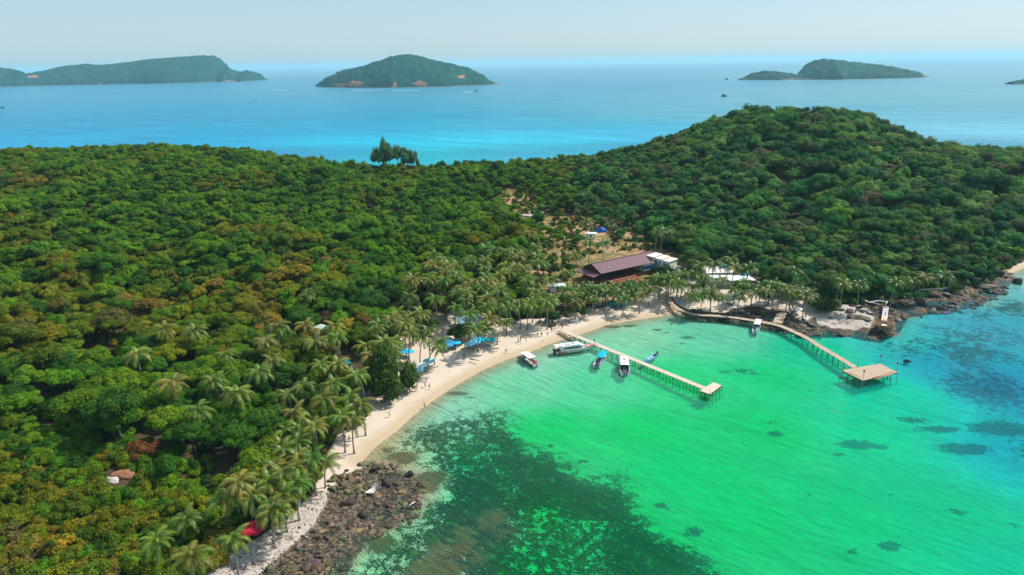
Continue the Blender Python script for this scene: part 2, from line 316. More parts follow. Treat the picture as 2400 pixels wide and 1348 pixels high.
def wcol(X, Y):
    sh = X.shape; x = X.ravel(); y = Y.ravel(); out = np.empty((len(x), 3))
    for k in range(0, len(x), 40000):
        a = x[k:k+40000, None]; b = y[k:k+40000, None]
        rel = np.hypot(a-wp[:, 0], b-wp[:, 1])/(np.hypot(wp[:, 0], wp[:, 1])+20)
        wt = 1/(rel**3.2+1e-5); wt /= wt.sum(1, keepdims=True); out[k:k+40000] = wt@wp[:, 2:5]
    return out.reshape(sh+(3,))
wx = np.concatenate([xs[:7], np.arange(-900,-120,14), np.arange(-120,260,2.2), np.arange(260,560,12), xs[-8:]])
wy = np.concatenate([ys[:7], np.arange(72,280,2.2), np.arange(280,700,10), [720,800,950,1200,1600,2200,2700,3200,4000,5000,7000,9000,14000,20000,60000]])
WX, WY = np.meshgrid(wx, wy, indexing='ij'); mx, my = WX.shape
wi = np.arange(mx*my).reshape(mx, my)
wq = np.stack([wi[:-1, :-1].ravel(), wi[1:, :-1].ravel(), wi[1:, 1:].ravel(), wi[:-1, 1:].ravel()], 1)
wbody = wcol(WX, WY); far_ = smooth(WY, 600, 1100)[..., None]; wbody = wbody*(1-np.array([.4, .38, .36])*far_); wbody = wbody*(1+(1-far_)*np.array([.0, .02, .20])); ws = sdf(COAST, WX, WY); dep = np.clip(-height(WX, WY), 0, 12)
turb = np.clip(.02+.42*(1-np.exp(-dep*.42)), 0, 1)+.55*smooth(-ws, 110, 230); turb = np.clip(turb, 0, .97); turb = turb*(1-.68*smooth(sdf(SEAG, WX, WY), -3, 8))
base_t = wbody/np.maximum(wbody.max(-1, keepdims=True), .01)*np.array([.92, 1, .95])
base_t = np.clip(base_t*1.02, .02, 1)
tint = base_t**(.62*(1-np.exp(-dep*4))+np.minimum(dep, 4)*.22)[..., None]
CREST = 36
g = N('sea_water')
rgh = g.n('Attribute', attribute_name='chop').outputs['Fac']
wt_ = g.n('Attribute', attribute_name='tint').outputs['Color']; wb = g.n('Attribute', attribute_name='body')
P = g.pos()
mp = g.n('Mapping', {'Vector': g.n('Mapping', {'Vector': P, 'Rotation': (0, 0, math.radians(CREST))}).outputs[0], 'Scale': (.24, 1.1, 1)}).outputs[0]
a1 = g.noise(.9, 4, mp, .6); a2 = g.noise(.12, 4, mp, .6); a3 = g.noise(3.2, 3, mp, .6)
hgt = g.math('ADD', g.math('ADD', g.math('MULTIPLY', a1, .5), g.math('MULTIPLY', a2, 1.6)), g.math('MULTIPLY', a3, .20))
bp = g.n('Bump', {'Height': hgt, 'Strength': .9, 'Distance': .55})
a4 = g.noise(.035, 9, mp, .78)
bodyc = g.mix(g.step(g.math('ADD', g.math('MULTIPLY', a1, .4), g.math('MULTIPLY', a4, .6)), .36, .64), g.mix(1.0, wb.outputs['Color'], (.66, .76, .80), 'MULTIPLY'), g.mix(1.0, wb.outputs['Color'], (1.30, 1.16, 1.13), 'MULTIPLY'))  # ripple shading and pale sparkle flecks painted into the body colour
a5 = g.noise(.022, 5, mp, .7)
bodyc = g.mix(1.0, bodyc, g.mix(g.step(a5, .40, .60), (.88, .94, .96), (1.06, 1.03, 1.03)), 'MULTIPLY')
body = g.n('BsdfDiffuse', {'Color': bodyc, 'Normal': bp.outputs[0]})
rip = g.mix(g.step(g.math('ADD', g.math('MULTIPLY', a1, .7), g.math('MULTIPLY', a3, .3)), .36, .62), (.80, .86, .89), (1.0, 1.0, 1.0))  # dark and light of the ripples painted into the clear water's tint
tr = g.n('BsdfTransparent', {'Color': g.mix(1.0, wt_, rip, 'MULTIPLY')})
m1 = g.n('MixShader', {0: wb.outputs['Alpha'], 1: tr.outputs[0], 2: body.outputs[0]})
gl = g.n('BsdfGlossy', {'Color': (.95, .97, 1, 1), 'Roughness': rgh, 'Normal': bp.outputs[0]})
fr = g.n('Fresnel', {'IOR': 1.33, 'Normal': bp.outputs[0]})
fac = g.math('ADD', g.math('MULTIPLY', g.math('POWER', fr.outputs[0], 5), .60), g.math('MULTIPLY', fr.outputs[0], g.math('SUBTRACT', .62, g.math('MULTIPLY', rgh, 2.45))))
m2 = g.n('MixShader', {0: fac, 1: m1.outputs[0], 2: gl.outputs[0]})
MW = g.finish(m2.outputs[0])
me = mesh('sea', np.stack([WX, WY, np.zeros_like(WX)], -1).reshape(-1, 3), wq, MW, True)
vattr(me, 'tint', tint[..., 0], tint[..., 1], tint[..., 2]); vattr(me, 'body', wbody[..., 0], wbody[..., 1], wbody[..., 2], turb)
me.attributes.new('chop', 'FLOAT', 'POINT').data.foreach_set('value', (.03+.19*smooth(WY, 330, 900)).ravel().astype(np.float32))
kind(ob('sea', me), 'structure', 'clear green lagoon water turning blue out to the horizon')

# ------------------------------------------------------------------ far islands
g = N('island_cover'); P = g.pos(); At = g.n('Attribute', attribute_name='shore').outputs['Fac']
q1 = g.noise(.03, 5, P, .65); q2 = g.noise(.004, 3, P)
col = g.mix(g.step(q1, .3, .7), (.004, .050, .038), (.010, .088, .058)); col = g.mix(g.step(q2, .45, .7), col, (.010, .066, .046))  # forest green shifted to teal: part of the distance haze is painted in
col = g.mix(g.step(g.math('ADD', At, g.math('MULTIPLY', g.math('SUBTRACT', q1, .5), 1.2)), .4, .6), col, (.38, .17, .10))
sz = g.n('SeparateXYZ', {0: P}).outputs['Z']
col = g.mix(g.step(g.math('ADD', sz, g.math('MULTIPLY', q1, 8)), 8.5, 4.5), col, (.16, .12, .09))
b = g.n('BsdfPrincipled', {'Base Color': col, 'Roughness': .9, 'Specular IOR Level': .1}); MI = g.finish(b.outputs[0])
def island(prof, label, bare=(), wid=1.9, step=5.0):
    """prof: (photo x, skyline y, waterline y) from left to right"""
    prof = np.array(prof, float); px = prof[:, 0]
    F0 = np.array([at(a, c)[:2] for a, _, c in prof])      # front waterline
    n = int(np.linalg.norm(F0[-1]-F0[0])/step); u = np.linspace(0, 1, n)*(len(px)-1)
    k = np.arange(len(px)); ip = lambda v: np.interp(u, k, v)
    fx, fy = ip(F0[:, 0]), ip(F0[:, 1]); pxx = ip(px); top = ip(prof[:, 1])
    for _ in range(2): top[1:-1] = (top[:-2]+top[2:]+2*top[1:-1])/4
    H = np.zeros(n); Wd = np.zeros(n)
    for i in range(n):
        Wd[i] = 60
        for _ in range(4):
            H[i] = max(atY(pxx[i], top[i], fy[i]+Wd[i])[2], 1.5); Wd[i] = 12+wid*H[i]
    m = 61; v = np.linspace(0, 1, m)
    prf = np.where(v < .5, np.sin(np.pi*v)**.75, np.sin(np.pi*v)**1.1)
    X = np.repeat(fx[:, None], m, 1); Yv = fy[:, None]+Wd[:, None]*2*v[None]
    Z = H[:, None]*prf[None]
    Z = Z*(1+.0*v)+smooth(Z, 2, 14)*((fbm(X, Yv, 16, 3)-.5)*16+(fbm(X, Yv, 110, 3)-.5)*14*(1-prf[None]**4))
    Z[:, 0] = -3; Z[:, -1] = -3; Z[0] = -3; Z[-1] = -3
    ii = np.arange(n*m).reshape(n, m)
    q = np.stack([ii[:-1, :-1].ravel(), ii[1:, :-1].ravel(), ii[1:, 1:].ravel(), ii[:-1, 1:].ravel()], 1)
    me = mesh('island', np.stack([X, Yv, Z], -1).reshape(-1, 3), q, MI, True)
    sh = np.zeros(X.shape)
    for bx, by, rx, ry in bare:
        pp = proj(np.stack([X, Yv, Z], -1).reshape(-1, 3)).reshape(n, m, 3)
        c = atY(bx, by, np.interp(bx, pxx, fy))
        sh = np.maximum(sh, np.exp(-(((X-c[0])/rx)**2+((Z-c[2])/ry)**2)))
    me.attributes.new('shore', 'FLOAT', 'POINT').data.foreach_set('value', sh.ravel().astype(np.float32))
    return kind(ob('island', me), 'structure', label)
island([(-400,196,212),(-300,180,210),(-200,165,208),(-100,158,206),(-40,161,205),(0,167,204),(20,176,203),(60,168,202),(100,158,201),(150,151,200),(200,154,199),(250,148,198),(300,141,197),(380,134,196),(420,132,195),(460,132,194),(480,140,193),(505,156,192),(520,162,192),(550,170,191),(565,166,191),(580,168,190),(600,174,189),(618,184,188),(626,187,188)],
       'long low hazy wooded island with a rounded back', [(240,196,60,7),(540,190,40,5),(60,180,30,8)])
island([(737,201,203),(750,188,204),(765,176,205),(790,166,205),(820,160,206),(850,152,206),(880,140,206),(915,129,206),(960,131,205),(1010,142,204),(1050,150,203),(1090,158,201),(1120,170,200),(1150,189,199),(1162,195,198),(1170,197,198)],
       'hazy wooded dome island with red bare earth on its shore', [(800,200,45,9),(830,197,50,12),(860,203,60,8),(925,200,12,14),(985,196,30,12),(1010,203,60,6),(1080,180,16,6)])
island([(1732,186,188),(1750,181,188),(1780,171,188),(1805,166,188),(1830,168,188),(1860,172,187),(1880,175,187),(1895,166,187),(1920,150,187),(1950,140,187),(1975,138,187),(2000,142,186),(2050,148,185),(2100,154,184),(2140,163,183),(2165,170,182),(2172,176,180),(2180,179,180)],
       'hazy wooded island with a low spur and one high hill', [(1860,186,60,5),(2030,184,40,4),(2170,176,30,6)])
island([(2368,195,197),(2380,192,198),(2395,190,198),(2440,180,198),(2500,178,199),(2540,190,199)], 'small dark rocky islet by the frame edge')

# ------------------------------------------------------------------ haze
hm = bpy.data.materials.new('haze'); hm.use_nodes = True; t = hm.node_tree; t.nodes.clear()
o = t.nodes.new('ShaderNodeOutputMaterial'); pv = t.nodes.new('ShaderNodeVolumePrincipled')
pv.inputs['Density'].default_value = HAZE_DENSITY; pv.inputs['Color'].default_value = (.48, .81, .94, 1); pv.inputs['Anisotropy'].default_value = .1
t.links.new(pv.outputs[0], o.inputs['Volume'])
L = 62000; zb, zt = -14.5, 185
V = [(x, y, z) for z in (zb, zt) for y in (-L, L) for x in (-L, L)]
me = mesh('haze', V, [(0, 2, 3, 1), (4, 5, 7, 6), (0, 1, 5, 4), (2, 6, 7, 3), (0, 4, 6, 2), (1, 3, 7, 5)], hm)
kind(ob('haze', me), 'stuff', 'pale sea haze over the water')
# ------------------------------------------------------------------ leaf materials
def leafmat(name, trans=.25, rough=.55, spec=.25, two=None):
    g = N(name)
    t = g.n('Attribute', attribute_type='INSTANCER', attribute_name='tint').outputs['Color']
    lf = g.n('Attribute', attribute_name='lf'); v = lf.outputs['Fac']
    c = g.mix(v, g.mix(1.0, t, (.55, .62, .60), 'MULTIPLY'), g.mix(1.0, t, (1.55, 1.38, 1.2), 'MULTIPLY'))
    wn = g.step(g.noise(.55, 3, g.pos()), .36, .64)
    c = g.mix(1.0, c, g.mix(wn, (.74, 1.0, 1.05), (1.15, 1.04, .84)), 'MULTIPLY')
    b = g.n('BsdfPrincipled', {'Base Color': c, 'Roughness': rough, 'Specular IOR Level': spec})
    tl = g.n('BsdfTranslucent', {'Color': g.mix(1.0, c, (1.3, 1.3, .6), 'MULTIPLY')})
    m = g.n('MixShader', {0: trans, 1: b.outputs[0], 2: tl.outputs[0]})
    return g.finish(m.outputs[0])
M_LEAF = leafmat('leaves', .30, .6, .10); M_FROND = leafmat('palm_leaf', .22, .42, .45)
M_TRUNK = mat('trunk_bark', (.17, .13, .10), .9, .1, .35, 3, bump=.4)
M_PALMTRUNK = mat('palm_bark', (.30, .26, .22), .9, .1, .3, 3, bump=.4)
def setlf(me, vals):
    me.attributes.new('lf', 'FLOAT', 'FACE').data.foreach_set('value', np.asarray(vals, np.float32))
ICO = {}
def ico(sub):
    if sub not in ICO:
        import bmesh
        bm = bmesh.new(); bmesh.ops.create_icosphere(bm, subdivisions=sub, radius=1)
        V = np.array([v.co[:] for v in bm.verts]); Fa = np.array([[v.index for v in f.verts] for f in bm.faces]); bm.free(); ICO[sub] = (V, Fa)
    return ICO[sub]
def unit(v): return v/(np.linalg.norm(v, axis=-1, keepdims=True)+1e-9)
def crown_mesh(name, seed, nlobe, nleaf, size, flat=.62, lob=(.34, .5), airy=0.0, core=.80):
    """unit-radius crown: lobes inside a dome, leaf faces over their outsides, dark mass inside"""
    r = np.random.default_rng(seed)
    cen = []; rad = []
    for i in range(nlobe):
        a = r.random()*6.283; q = math.sqrt(r.random())*.80; zz = (1-q*q*.8)*flat*(.25+.75*r.random())
        cen.append((q*math.cos(a), q*math.sin(a), zz)); rad.append(r.uniform(*lob)*(1-.25*q))
    cen.append((0, 0, flat*.45)); rad.append(.5); cen = np.array(cen); rad = np.array(rad)
    V = []; Q = []; T = []; lf = []
    k = r.integers(0, len(cen), nleaf*3); d = unit(r.normal(size=(nleaf*3, 3)))
    d[:, 2] = np.abs(d[:, 2])*np.where(r.random(nleaf*3) < .82, 1, -.6)
    bumpy = 1+.12*np.sin(d[:, 0]*9+k)*np.sin(d[:, 1]*8+k*2)+.1*np.sin(d[:, 2]*11+k)
    p = cen[k]+d*(rad[k]*bumpy*r.uniform(.86, 1.10+airy, nleaf*3))[:, None]*np.array([1, 1, .85])
    dd = np.sqrt(((p[:, None]-cen[None])**2).sum(-1))/rad[None]
    dd[np.arange(len(p)), k] = 9
    keep = np.where(dd.min(1) > .93)[0][:nleaf]; p = p[keep]; d = d[keep]; kk = k[keep]; n = len(p)
    nrm = unit(d+r.normal(size=(n, 3))*.42+np.array([0, 0, .25]))
    t1 = unit(np.cross(nrm, unit(r.normal(size=(n, 3))))); t2 = np.cross(nrm, t1)
    s = size*r.uniform(.6, 1.35, (n, 1))
    c0 = p-t1*s; c1 = p+t2*s*.55-nrm*s*.18; c2 = p+t1*s; c3 = p-t2*s*.55-nrm*s*.18
    V = np.stack([c0, c1, c2, c3], 1).reshape(-1, 3); Q = np.arange(4*n).reshape(n, 4)
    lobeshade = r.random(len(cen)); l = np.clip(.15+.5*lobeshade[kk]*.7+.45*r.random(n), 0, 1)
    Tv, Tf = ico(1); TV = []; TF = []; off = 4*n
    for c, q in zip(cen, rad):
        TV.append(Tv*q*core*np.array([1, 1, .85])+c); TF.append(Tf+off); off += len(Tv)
    TV = np.concatenate(TV); TF = np.concatenate(TF)
    # triangles as degenerate-free polys: build with mixed list via foreach
    me = bpy.data.meshes.new(name); allV = np.concatenate([V, TV])
    me.vertices.add(len(allV)); me.vertices.foreach_set('co', allV.ravel())
    loops = np.concatenate([Q.ravel(), TF.ravel()]); me.loops.add(len(loops)); me.loops.foreach_set('vertex_index', loops)
    st = np.concatenate([np.arange(n)*4, 4*n+np.arange(len(TF))*3]); me.polygons.add(len(st)); me.polygons.foreach_set('loop_start', st)
    me.update(calc_edges=True); me.materials.append(M_LEAF)
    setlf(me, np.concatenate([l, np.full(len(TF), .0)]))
    return me
def tube(P, r, k=6):
    """tapered tube along points P with radii r"""
    P = np.asarray(P, float); n = len(P); V = []; Fc = []
    for i in range(n):
        t = unit(P[min(i+1, n-1)]-P[max(i-1, 0)]); a = unit(np.cross(t, [0.3, 1, .1])); b = np.cross(t, a)
        for j in range(k):
            an = 2*math.pi*j/k; V.append(P[i]+(a*math.cos(an)+b*math.sin(an))*r[i])
    for i in range(n-1):
        for j in range(k):
            Fc.append((i*k+j, i*k+(j+1) % k, (i+1)*k+(j+1) % k, (i+1)*k+j))
    Fc.append(tuple(range(k))[::-1]); Fc.append(tuple((n-1)*k+j for j in range(k)))
    return V, Fc
def joinvf(parts):
    V = []; Fc = []
    for v, f in parts:
        o = len(V); V += [tuple(map(float, x)) for x in v]; Fc += [tuple(i+o for i in q) for q in f]
    return V, Fc
def trunk_mesh(seed):      # unit tree trunk: height 1, forks near the top
    r = np.random.default_rng(seed); parts = [tube([(0, 0, -.15), (r.normal()*.02, r.normal()*.02, .25), (r.normal()*.04, r.normal()*.04, .6)], [.05, .038, .03], 6)]
    for i in range(4):
        a = i*1.57+r.random(); q = r.uniform(.25, .45)
        parts.append(tube([(0, 0, .5), (q*.5*math.cos(a), q*.5*math.sin(a), .72), (q*math.cos(a), q*math.sin(a), .95)], [.026, .018, .008], 5))
    V, Fc = joinvf(parts); return mesh('trunk', V, Fc, M_TRUNK, True)
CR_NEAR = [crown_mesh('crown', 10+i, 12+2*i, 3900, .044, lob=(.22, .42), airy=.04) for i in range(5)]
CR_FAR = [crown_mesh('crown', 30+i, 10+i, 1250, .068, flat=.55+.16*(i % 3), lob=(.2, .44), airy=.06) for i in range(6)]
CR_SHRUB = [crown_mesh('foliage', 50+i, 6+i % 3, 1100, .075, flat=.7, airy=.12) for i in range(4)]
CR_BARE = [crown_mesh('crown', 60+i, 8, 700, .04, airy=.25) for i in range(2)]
TRUNKS = [trunk_mesh(i) for i in range(4)]

# ------------------------------------------------------------------ where the forest stands
def tint_at(x, y, px, py, r):
    """natural leaf colour by place: dry yellow scrub in the lower left and along the ridge, deep green on the hill"""
    n = fbm(np.array([x]), np.array([y]), 38, 2)[0]; n2 = fbm(np.array([x+900]), np.array([y]), 16, 2)[0]; u = r.random()
    dry = .0
    if px < 900: dry = .22+(.30 if py > 1080 and px < 560 else 0)+(.12 if py < 470 else 0)+(.15 if 640 < py < 830 and px < 250 else 0)
    elif px < 1450: dry = .12+(.12 if py < 420 else 0)
    else: dry = .05
    dry += (n-.5)*2.3+(n2-.5)*.7
    green = [(.078, .180, .010), (.115, .230, .010), (.055, .150, .014), (.130, .225, .012), (.036, .100, .012)]
    deep = [(.032, .130, .036), (.056, .175, .040), (.020, .090, .030), (.090, .195, .036), (.12, .20, .058)]
    yel = [(.155, .185, .010), (.120, .165, .010), (.19, .185, .012), (.100, .150, .012)]
    brn = [(.20, .165, .026), (.22, .155, .034), (.16, .145, .042), (.25, .20, .018)]
    if px > 1350 and py < 720:
        c = deep[int(u*5)]
        if r.random() < .10+max(dry, 0)*.2: c = [(.085, .115, .035), (.10, .115, .055), (.12, .105, .06), (.06, .13, .03)][int(r.random()*4)]
    elif dry > .74 and r.random() < .34: c = brn[int(u*4)]
    elif dry > .45 and r.random() < .6: c = yel[int(u*4)]
    elif dry > .2 and r.random() < .25: c = yel[int(u*4)]
    else: c = green[int(u*5)]
    if r.random() < .025: c = (.10, .20, .015)
    j = r.uniform(.68, 1.5) if px > 1350 and py < 720 else r.uniform(.8, 1.3)
    return tuple(min(k*j*r.uniform(.92, 1.08), .5) for k in c)
def in_any(polys, x, y, m=0.0):
    r = np.zeros(np.shape(x), bool)
    for p in polys: r |= sdf(p, x, y) > -m
    return r
r = np.random.default_rng(3)
cand = []
def grid_pts(x0, x1, y0, y1, s):
    gx, gy = np.meshgrid(np.arange(x0, x1, s), np.arange(y0, y1, s)); gx = gx+r.uniform(-.42, .42, gx.shape)*s; gy = gy+r.uniform(-.42, .42, gy.shape)*s
    return gx.ravel(), gy.ravel()
def filt(x, y, margin=1.5, xm=260):
    s = sdf(COAST, x, y); ok = s > 4
    x, y = x[ok], y[ok]; z = height(x, y)
    p = proj(np.stack([x, y, z], -1)); ok = (p[:, 0] > -xm) & (p[:, 0] < 2400+xm) & (p[:, 1] < 1348+330) & (p[:, 2] > 30) & (y < 585)
    x, y, z, p = x[ok], y[ok], z[ok], p[ok]
    ok = (sdf(SAND, x, y) < -margin) & ~in_any(BUILD_ZONES, x, y, 1.0)
    return x[ok], y[ok], z[ok], p[ok]
X1, Y1, Z1, P1 = filt(*grid_pts(-420, 470, 60, 590, 4.1))
cl = sdf(CLEAR, X1, Y1); hillm = smooth(X1, 90, 150)*smooth(Y1, 270, 320)
keep = (r.random(len(X1)) < np.where(cl > 0, .20, 1)) & (r.random(len(X1)) < 1-.60*np.maximum(hillm, smooth(Y1, 260, 170)*.75))
# scrubby lower-left corner is shrubs, not trees
scrub = smooth(sdf(PX([(-400,1000),(120,1010),(330,1060),(480,1095),(600,1150),(690,1170),(640,1260),(520,1500),(-600,1600)], 5), X1, Y1), -3, 3)
keep &= r.random(len(X1)) > scrub*.75
X1, Y1, Z1, P1, cl, hillm, scrub = (a[keep] for a in (X1, Y1, Z1, P1, cl, hillm, scrub))
trees = []
for i in range(len(X1)):
    big = fbm(np.array([X1[i]-300]), np.array([Y1[i]]), 30, 2)[0]
    rad = r.uniform(2.1, 3.5)+hillm[i]*r.uniform(1.2, 4.2)+1.3*float(smooth(Y1[i], 260, 170))+(1.5 if big > .62 else 0)
    if r.random() < .06: rad *= 1.35
    if cl[i] > 0: rad = r.uniform(1.6, 3.2)
    if scrub[i] > .5: rad = r.uniform(1.8, 2.8)
    hh = rad*r.uniform(1.15, 1.75)+1.2+(r.uniform(1, 3.5) if r.random() < .22 else 0)
    if P1[i, 1] < 420: hh = min(hh, 8.5+3*hillm[i])
    trees.append((X1[i], Y1[i], Z1[i], rad, hh, P1[i, 0], P1[i, 1], P1[i, 2]))
# a few trees the photo singles out: (photo x, y of crown centre, radius, height, tint, label)
SPECIAL = [(1000,752,4.2,5.5,(.045,.11,.02),'mid green tree on the inland sand left of the faded blue pavilion'),
 (1150,700,4.0,6,(.04,.10,.022),'dark tree between tall palms inland of the turquoise parasols'),
 (1080,690,4.4,6.5,(.05,.12,.022),'green tree behind the faded blue pavilion'),
 (880,800,4.0,5.5,(.06,.11,.025),'olive tree above the big dark beach tree'),
 (1180,735,2.8,4,(.035,.09,.02),'small dark tree at the sand edge inland of the last beach parasols'),
 (1430,672,3.0,4.2,(.03,.085,.022),'small dark tree at the foot of the red terrace steps'),
 (1395,690,2.6,3.6,(.045,.11,.022),'bushy tree inland of the navy beached boat'),
 (1545,660,3.0,4.5,(.03,.09,.022),'dark tree below the white stepped house'),
 (1640,668,3.0,4.5,(.04,.11,.022),'green tree west of the white terrace roofs'),
 (1820,672,4.0,5.5,(.05,.10,.03),'spreading tree behind the sandy terrace parasols'),(950,710,5.6,8,(.055,.06,.022),'dark bronze leaved tree among the tall palms above the beach'),
 (1010,690,5,8,(.085,.10,.03),'olive tree behind the tall palms above the beach'),
 (925,770,4.4,6,(.045,.09,.02),'leafy tree between the mint hut and the blue parasols'),
 (1290,738,3.4,4.5,(.025,.07,.018),'dark bushy tree beside the white gate post'),
 (1205,745,2.0,2.6,(.03,.09,.02),'low round green bush on the sand edge near the jetty palms'),
 (835,960,3.6,5,(.05,.12,.02),'green tree filling in behind the narrow beach palms'),(906,876,9.2,9.5,(.055,.105,.020),'big dark round tree leaning over the open sand below the palms'),
 (1045,712,5.6,8.5,(.11,.085,.022),'broad tree with rusty brown crown behind the blue tented hut'),
 (760,745,5.4,5.5,(.085,.055,.022),'low spreading tree with wine brown leaves above the pale roof'),
 (860,700,6.8,9,(.045,.12,.022),'large domed bright green tree at the head of the palms'),
 (700,740,6.5,8.5,(.055,.14,.018),'large rounded fresh green tree inland of the palm fronds'),
 (1560,500,6.5,10,(.030,.125,.036),'vivid green dome tree at the foot of the hill above the long roof'),
 (1480,665,3.8,6,(.022,.060,.020),'dark almond tree in front of the long roofed building'),
 (1745,668,3.6,3.6,(.045,.13,.022),'bright clipped round tree before the white roofs'),
 (1555,600+30,5,7,(.028,.075,.030),'dark leafy tree behind the white stepped house'),
 (1870,670,6,7.5,(.045,.11,.028),'green umbrella shaped tree above the boardwalk bend'),
 (1945,665,5.5,7,(.11,.085,.045),'olive brown tree behind the pale rock slab'),
 (1930,705,5,6,(.06,.085,.025),'leafy tree overhanging the end of the rocky terrace'),
 (1790,690,2.4,5,(.025,.07,.02),'small dark tree among the sunshades near the boardwalk'),
 (1080,772,4.5,6.5,(.045,.085,.02),'dark leafy tree shading the beach loungers'),
 (330,1050,3.6,5,(.20,.085,.035),'dead rust red shrub tree above the forest gap'),
 (385,790+300,4.2,5.5,(.040,.13,.012),'dense emerald round tree below the forest gap'),
 (1290,655-30,4,6,(.02,.06,.022),'dark flat topped tree on the dry clearing'),
 (590,1010,2.0,2.5,(.26,.12,.05),'small round orange brown bush in the dark forest'),
 (380,665,4,6,(.10,.20,.015),'lime green tree standing out in the middle of the forest'),
 (205,605,4,6,(.07,.20,.015),'bright grass green tree on the western slope')]
def tcol(t):
    R_, G_, B_ = t
    if R_ > G_*1.15: return 'rusty brown' if R_ > .2 else 'brownish'
    if R_ > G_*.8: return 'yellow green' if G_ > .15 else 'olive'
    if G_ > .19: return 'bright green'
    if G_ > .13: return 'mid green'
    if G_ > .09: return 'deep green'
    return 'dark green'
LAND = [(365,1265,'lowest palms'),(592,1232,'red parasol'),(300,1120,'forest gap'),(690,1190,'painted sign'),(765,1100,'beach path'),(905,880,'big beach tree'),(465,960,'inland palms'),(385,780,'lone inland palm pair'),(320,830,'single inland palm'),
 (860,700,'domed green tree'),(750,765,'pale roofed hut'),(1095,750,'blue tented hut'),(1305,670,'white roofed shed'),(1470,630,'long purple roof'),(1560,620,'white stepped house'),(1700,640,'white terrace roofs'),(1830,700,'boardwalk bend'),
 (2050,700,'painted walkway'),(2250,640,'black shore rocks'),(1400,550,'blue tarpaulin'),(1240,500,'concrete slab'),(60,1250,'dry corner thicket'),(40,900,'western frame edge'),(120,1080,'yellow scrub')]
def where_(px, py):
    d = [(math.hypot(px-a, (py-b)*1.6), a, b, n) for a, b, n in LAND]; d.sort(); q = d[0]
    dx, dy = px-q[1], py-q[2]; dist = q[0]
    if dist < 35: rel = 'right by'
    elif abs(dx) > abs(dy)*1.4: rel = ('just ' if dist < 90 else 'well ')+('east of' if dx > 0 else 'west of')
    else: rel = ('just ' if dist < 90 else 'well ')+('this side of' if dy > 0 else 'beyond')
    return rel+' the '+q[3]
def whr2(px, py):
    a = where_(px, py)
    d = sorted((math.hypot(px-a_, (py-b)*1.6), n) for a_, b, n in LAND)
    return a+' towards the '+d[1][1]
used_labels = {}
def uniq(base, extra):
    """make a label single one thing out by adding what else tells it apart"""
    for e in ['']+extra:
        l = (base+' '+e).strip()
        if len(l.split()) <= 16 and l not in used_labels:
            used_labels[l] = 1; return l
    used_labels[base] = 1; return base
nT = 0
def put_tree(x, y, z, rad, hh, tnt, label, k, group, name='broadleaf_tree', meshes=None, cat='tree', zs=1.0):
    global nT; nT += 1
    e = empty(name, (x, y, z), r.random()*6.28, label, cat, group)
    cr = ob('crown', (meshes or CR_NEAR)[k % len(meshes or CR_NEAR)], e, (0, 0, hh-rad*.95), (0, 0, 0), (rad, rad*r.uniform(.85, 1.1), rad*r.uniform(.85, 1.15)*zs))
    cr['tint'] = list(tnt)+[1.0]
    ob('trunk', TRUNKS[k % 4], e, (0, 0, 0), (0, 0, 0), (rad*.9, rad*.9, hh-rad*.3))
    return e
sp_xy = []
for k, (px, py, rad, hh, tnt, lab) in enumerate(SPECIAL):
    q = onland(px, py, hh-rad*.5); sp_xy.append((q[0], q[1], rad)); put_tree(q[0], q[1], q[2], rad, hh, tnt, lab, k, None, zs=1.55 if 'big dark round' in lab else 1.0)
    used_labels[lab] = 1
trees = [t for t in trees if all(math.hypot(t[0]-a, t[1]-b) > (c+t[3])*.72 for a, b, c in sp_xy)]
def onscreen(t): return -10 < t[5] < 2410 and t[6] < 1400
trees.sort(key=lambda t: -(t[3]/t[7])*(1 if onscreen(t) else .2))
near = trees[:290-len(SPECIAL)]; far = trees[len(near):]
for k, t in enumerate(near):
    tnt = tint_at(t[0], t[1], t[5], t[6], r); px, py = t[5], t[6]-60
    size = 'small' if t[3] < 3.1 else 'spreading' if t[3] > 4.6 else ['round', 'bushy', 'leafy'][k % 3]
    base = f"{size} {tcol(tnt)} tree {where_(px, py)}"
    ex = ['with a lumpy crown', 'with a thin crown', 'with a dense crown', 'with a lopsided crown', 'with a flat crown', 'in deep shade', 'standing taller than its neighbours', 'half hidden', 'in sun', 'with gaps', 'dense', 'sunlit']
    d2 = sorted((math.hypot(px-a, (py-b)*1.6), n) for a, b, n in LAND)
    ex = [f"towards the {d2[1][1]}", f"towards the {d2[2][1]}", f"between the {d2[1][1]} and {d2[2][1]}"]+ex
    put_tree(t[0], t[1], t[2], t[3], t[4], tnt, uniq(base, ex), k, 'forest trees of the island')

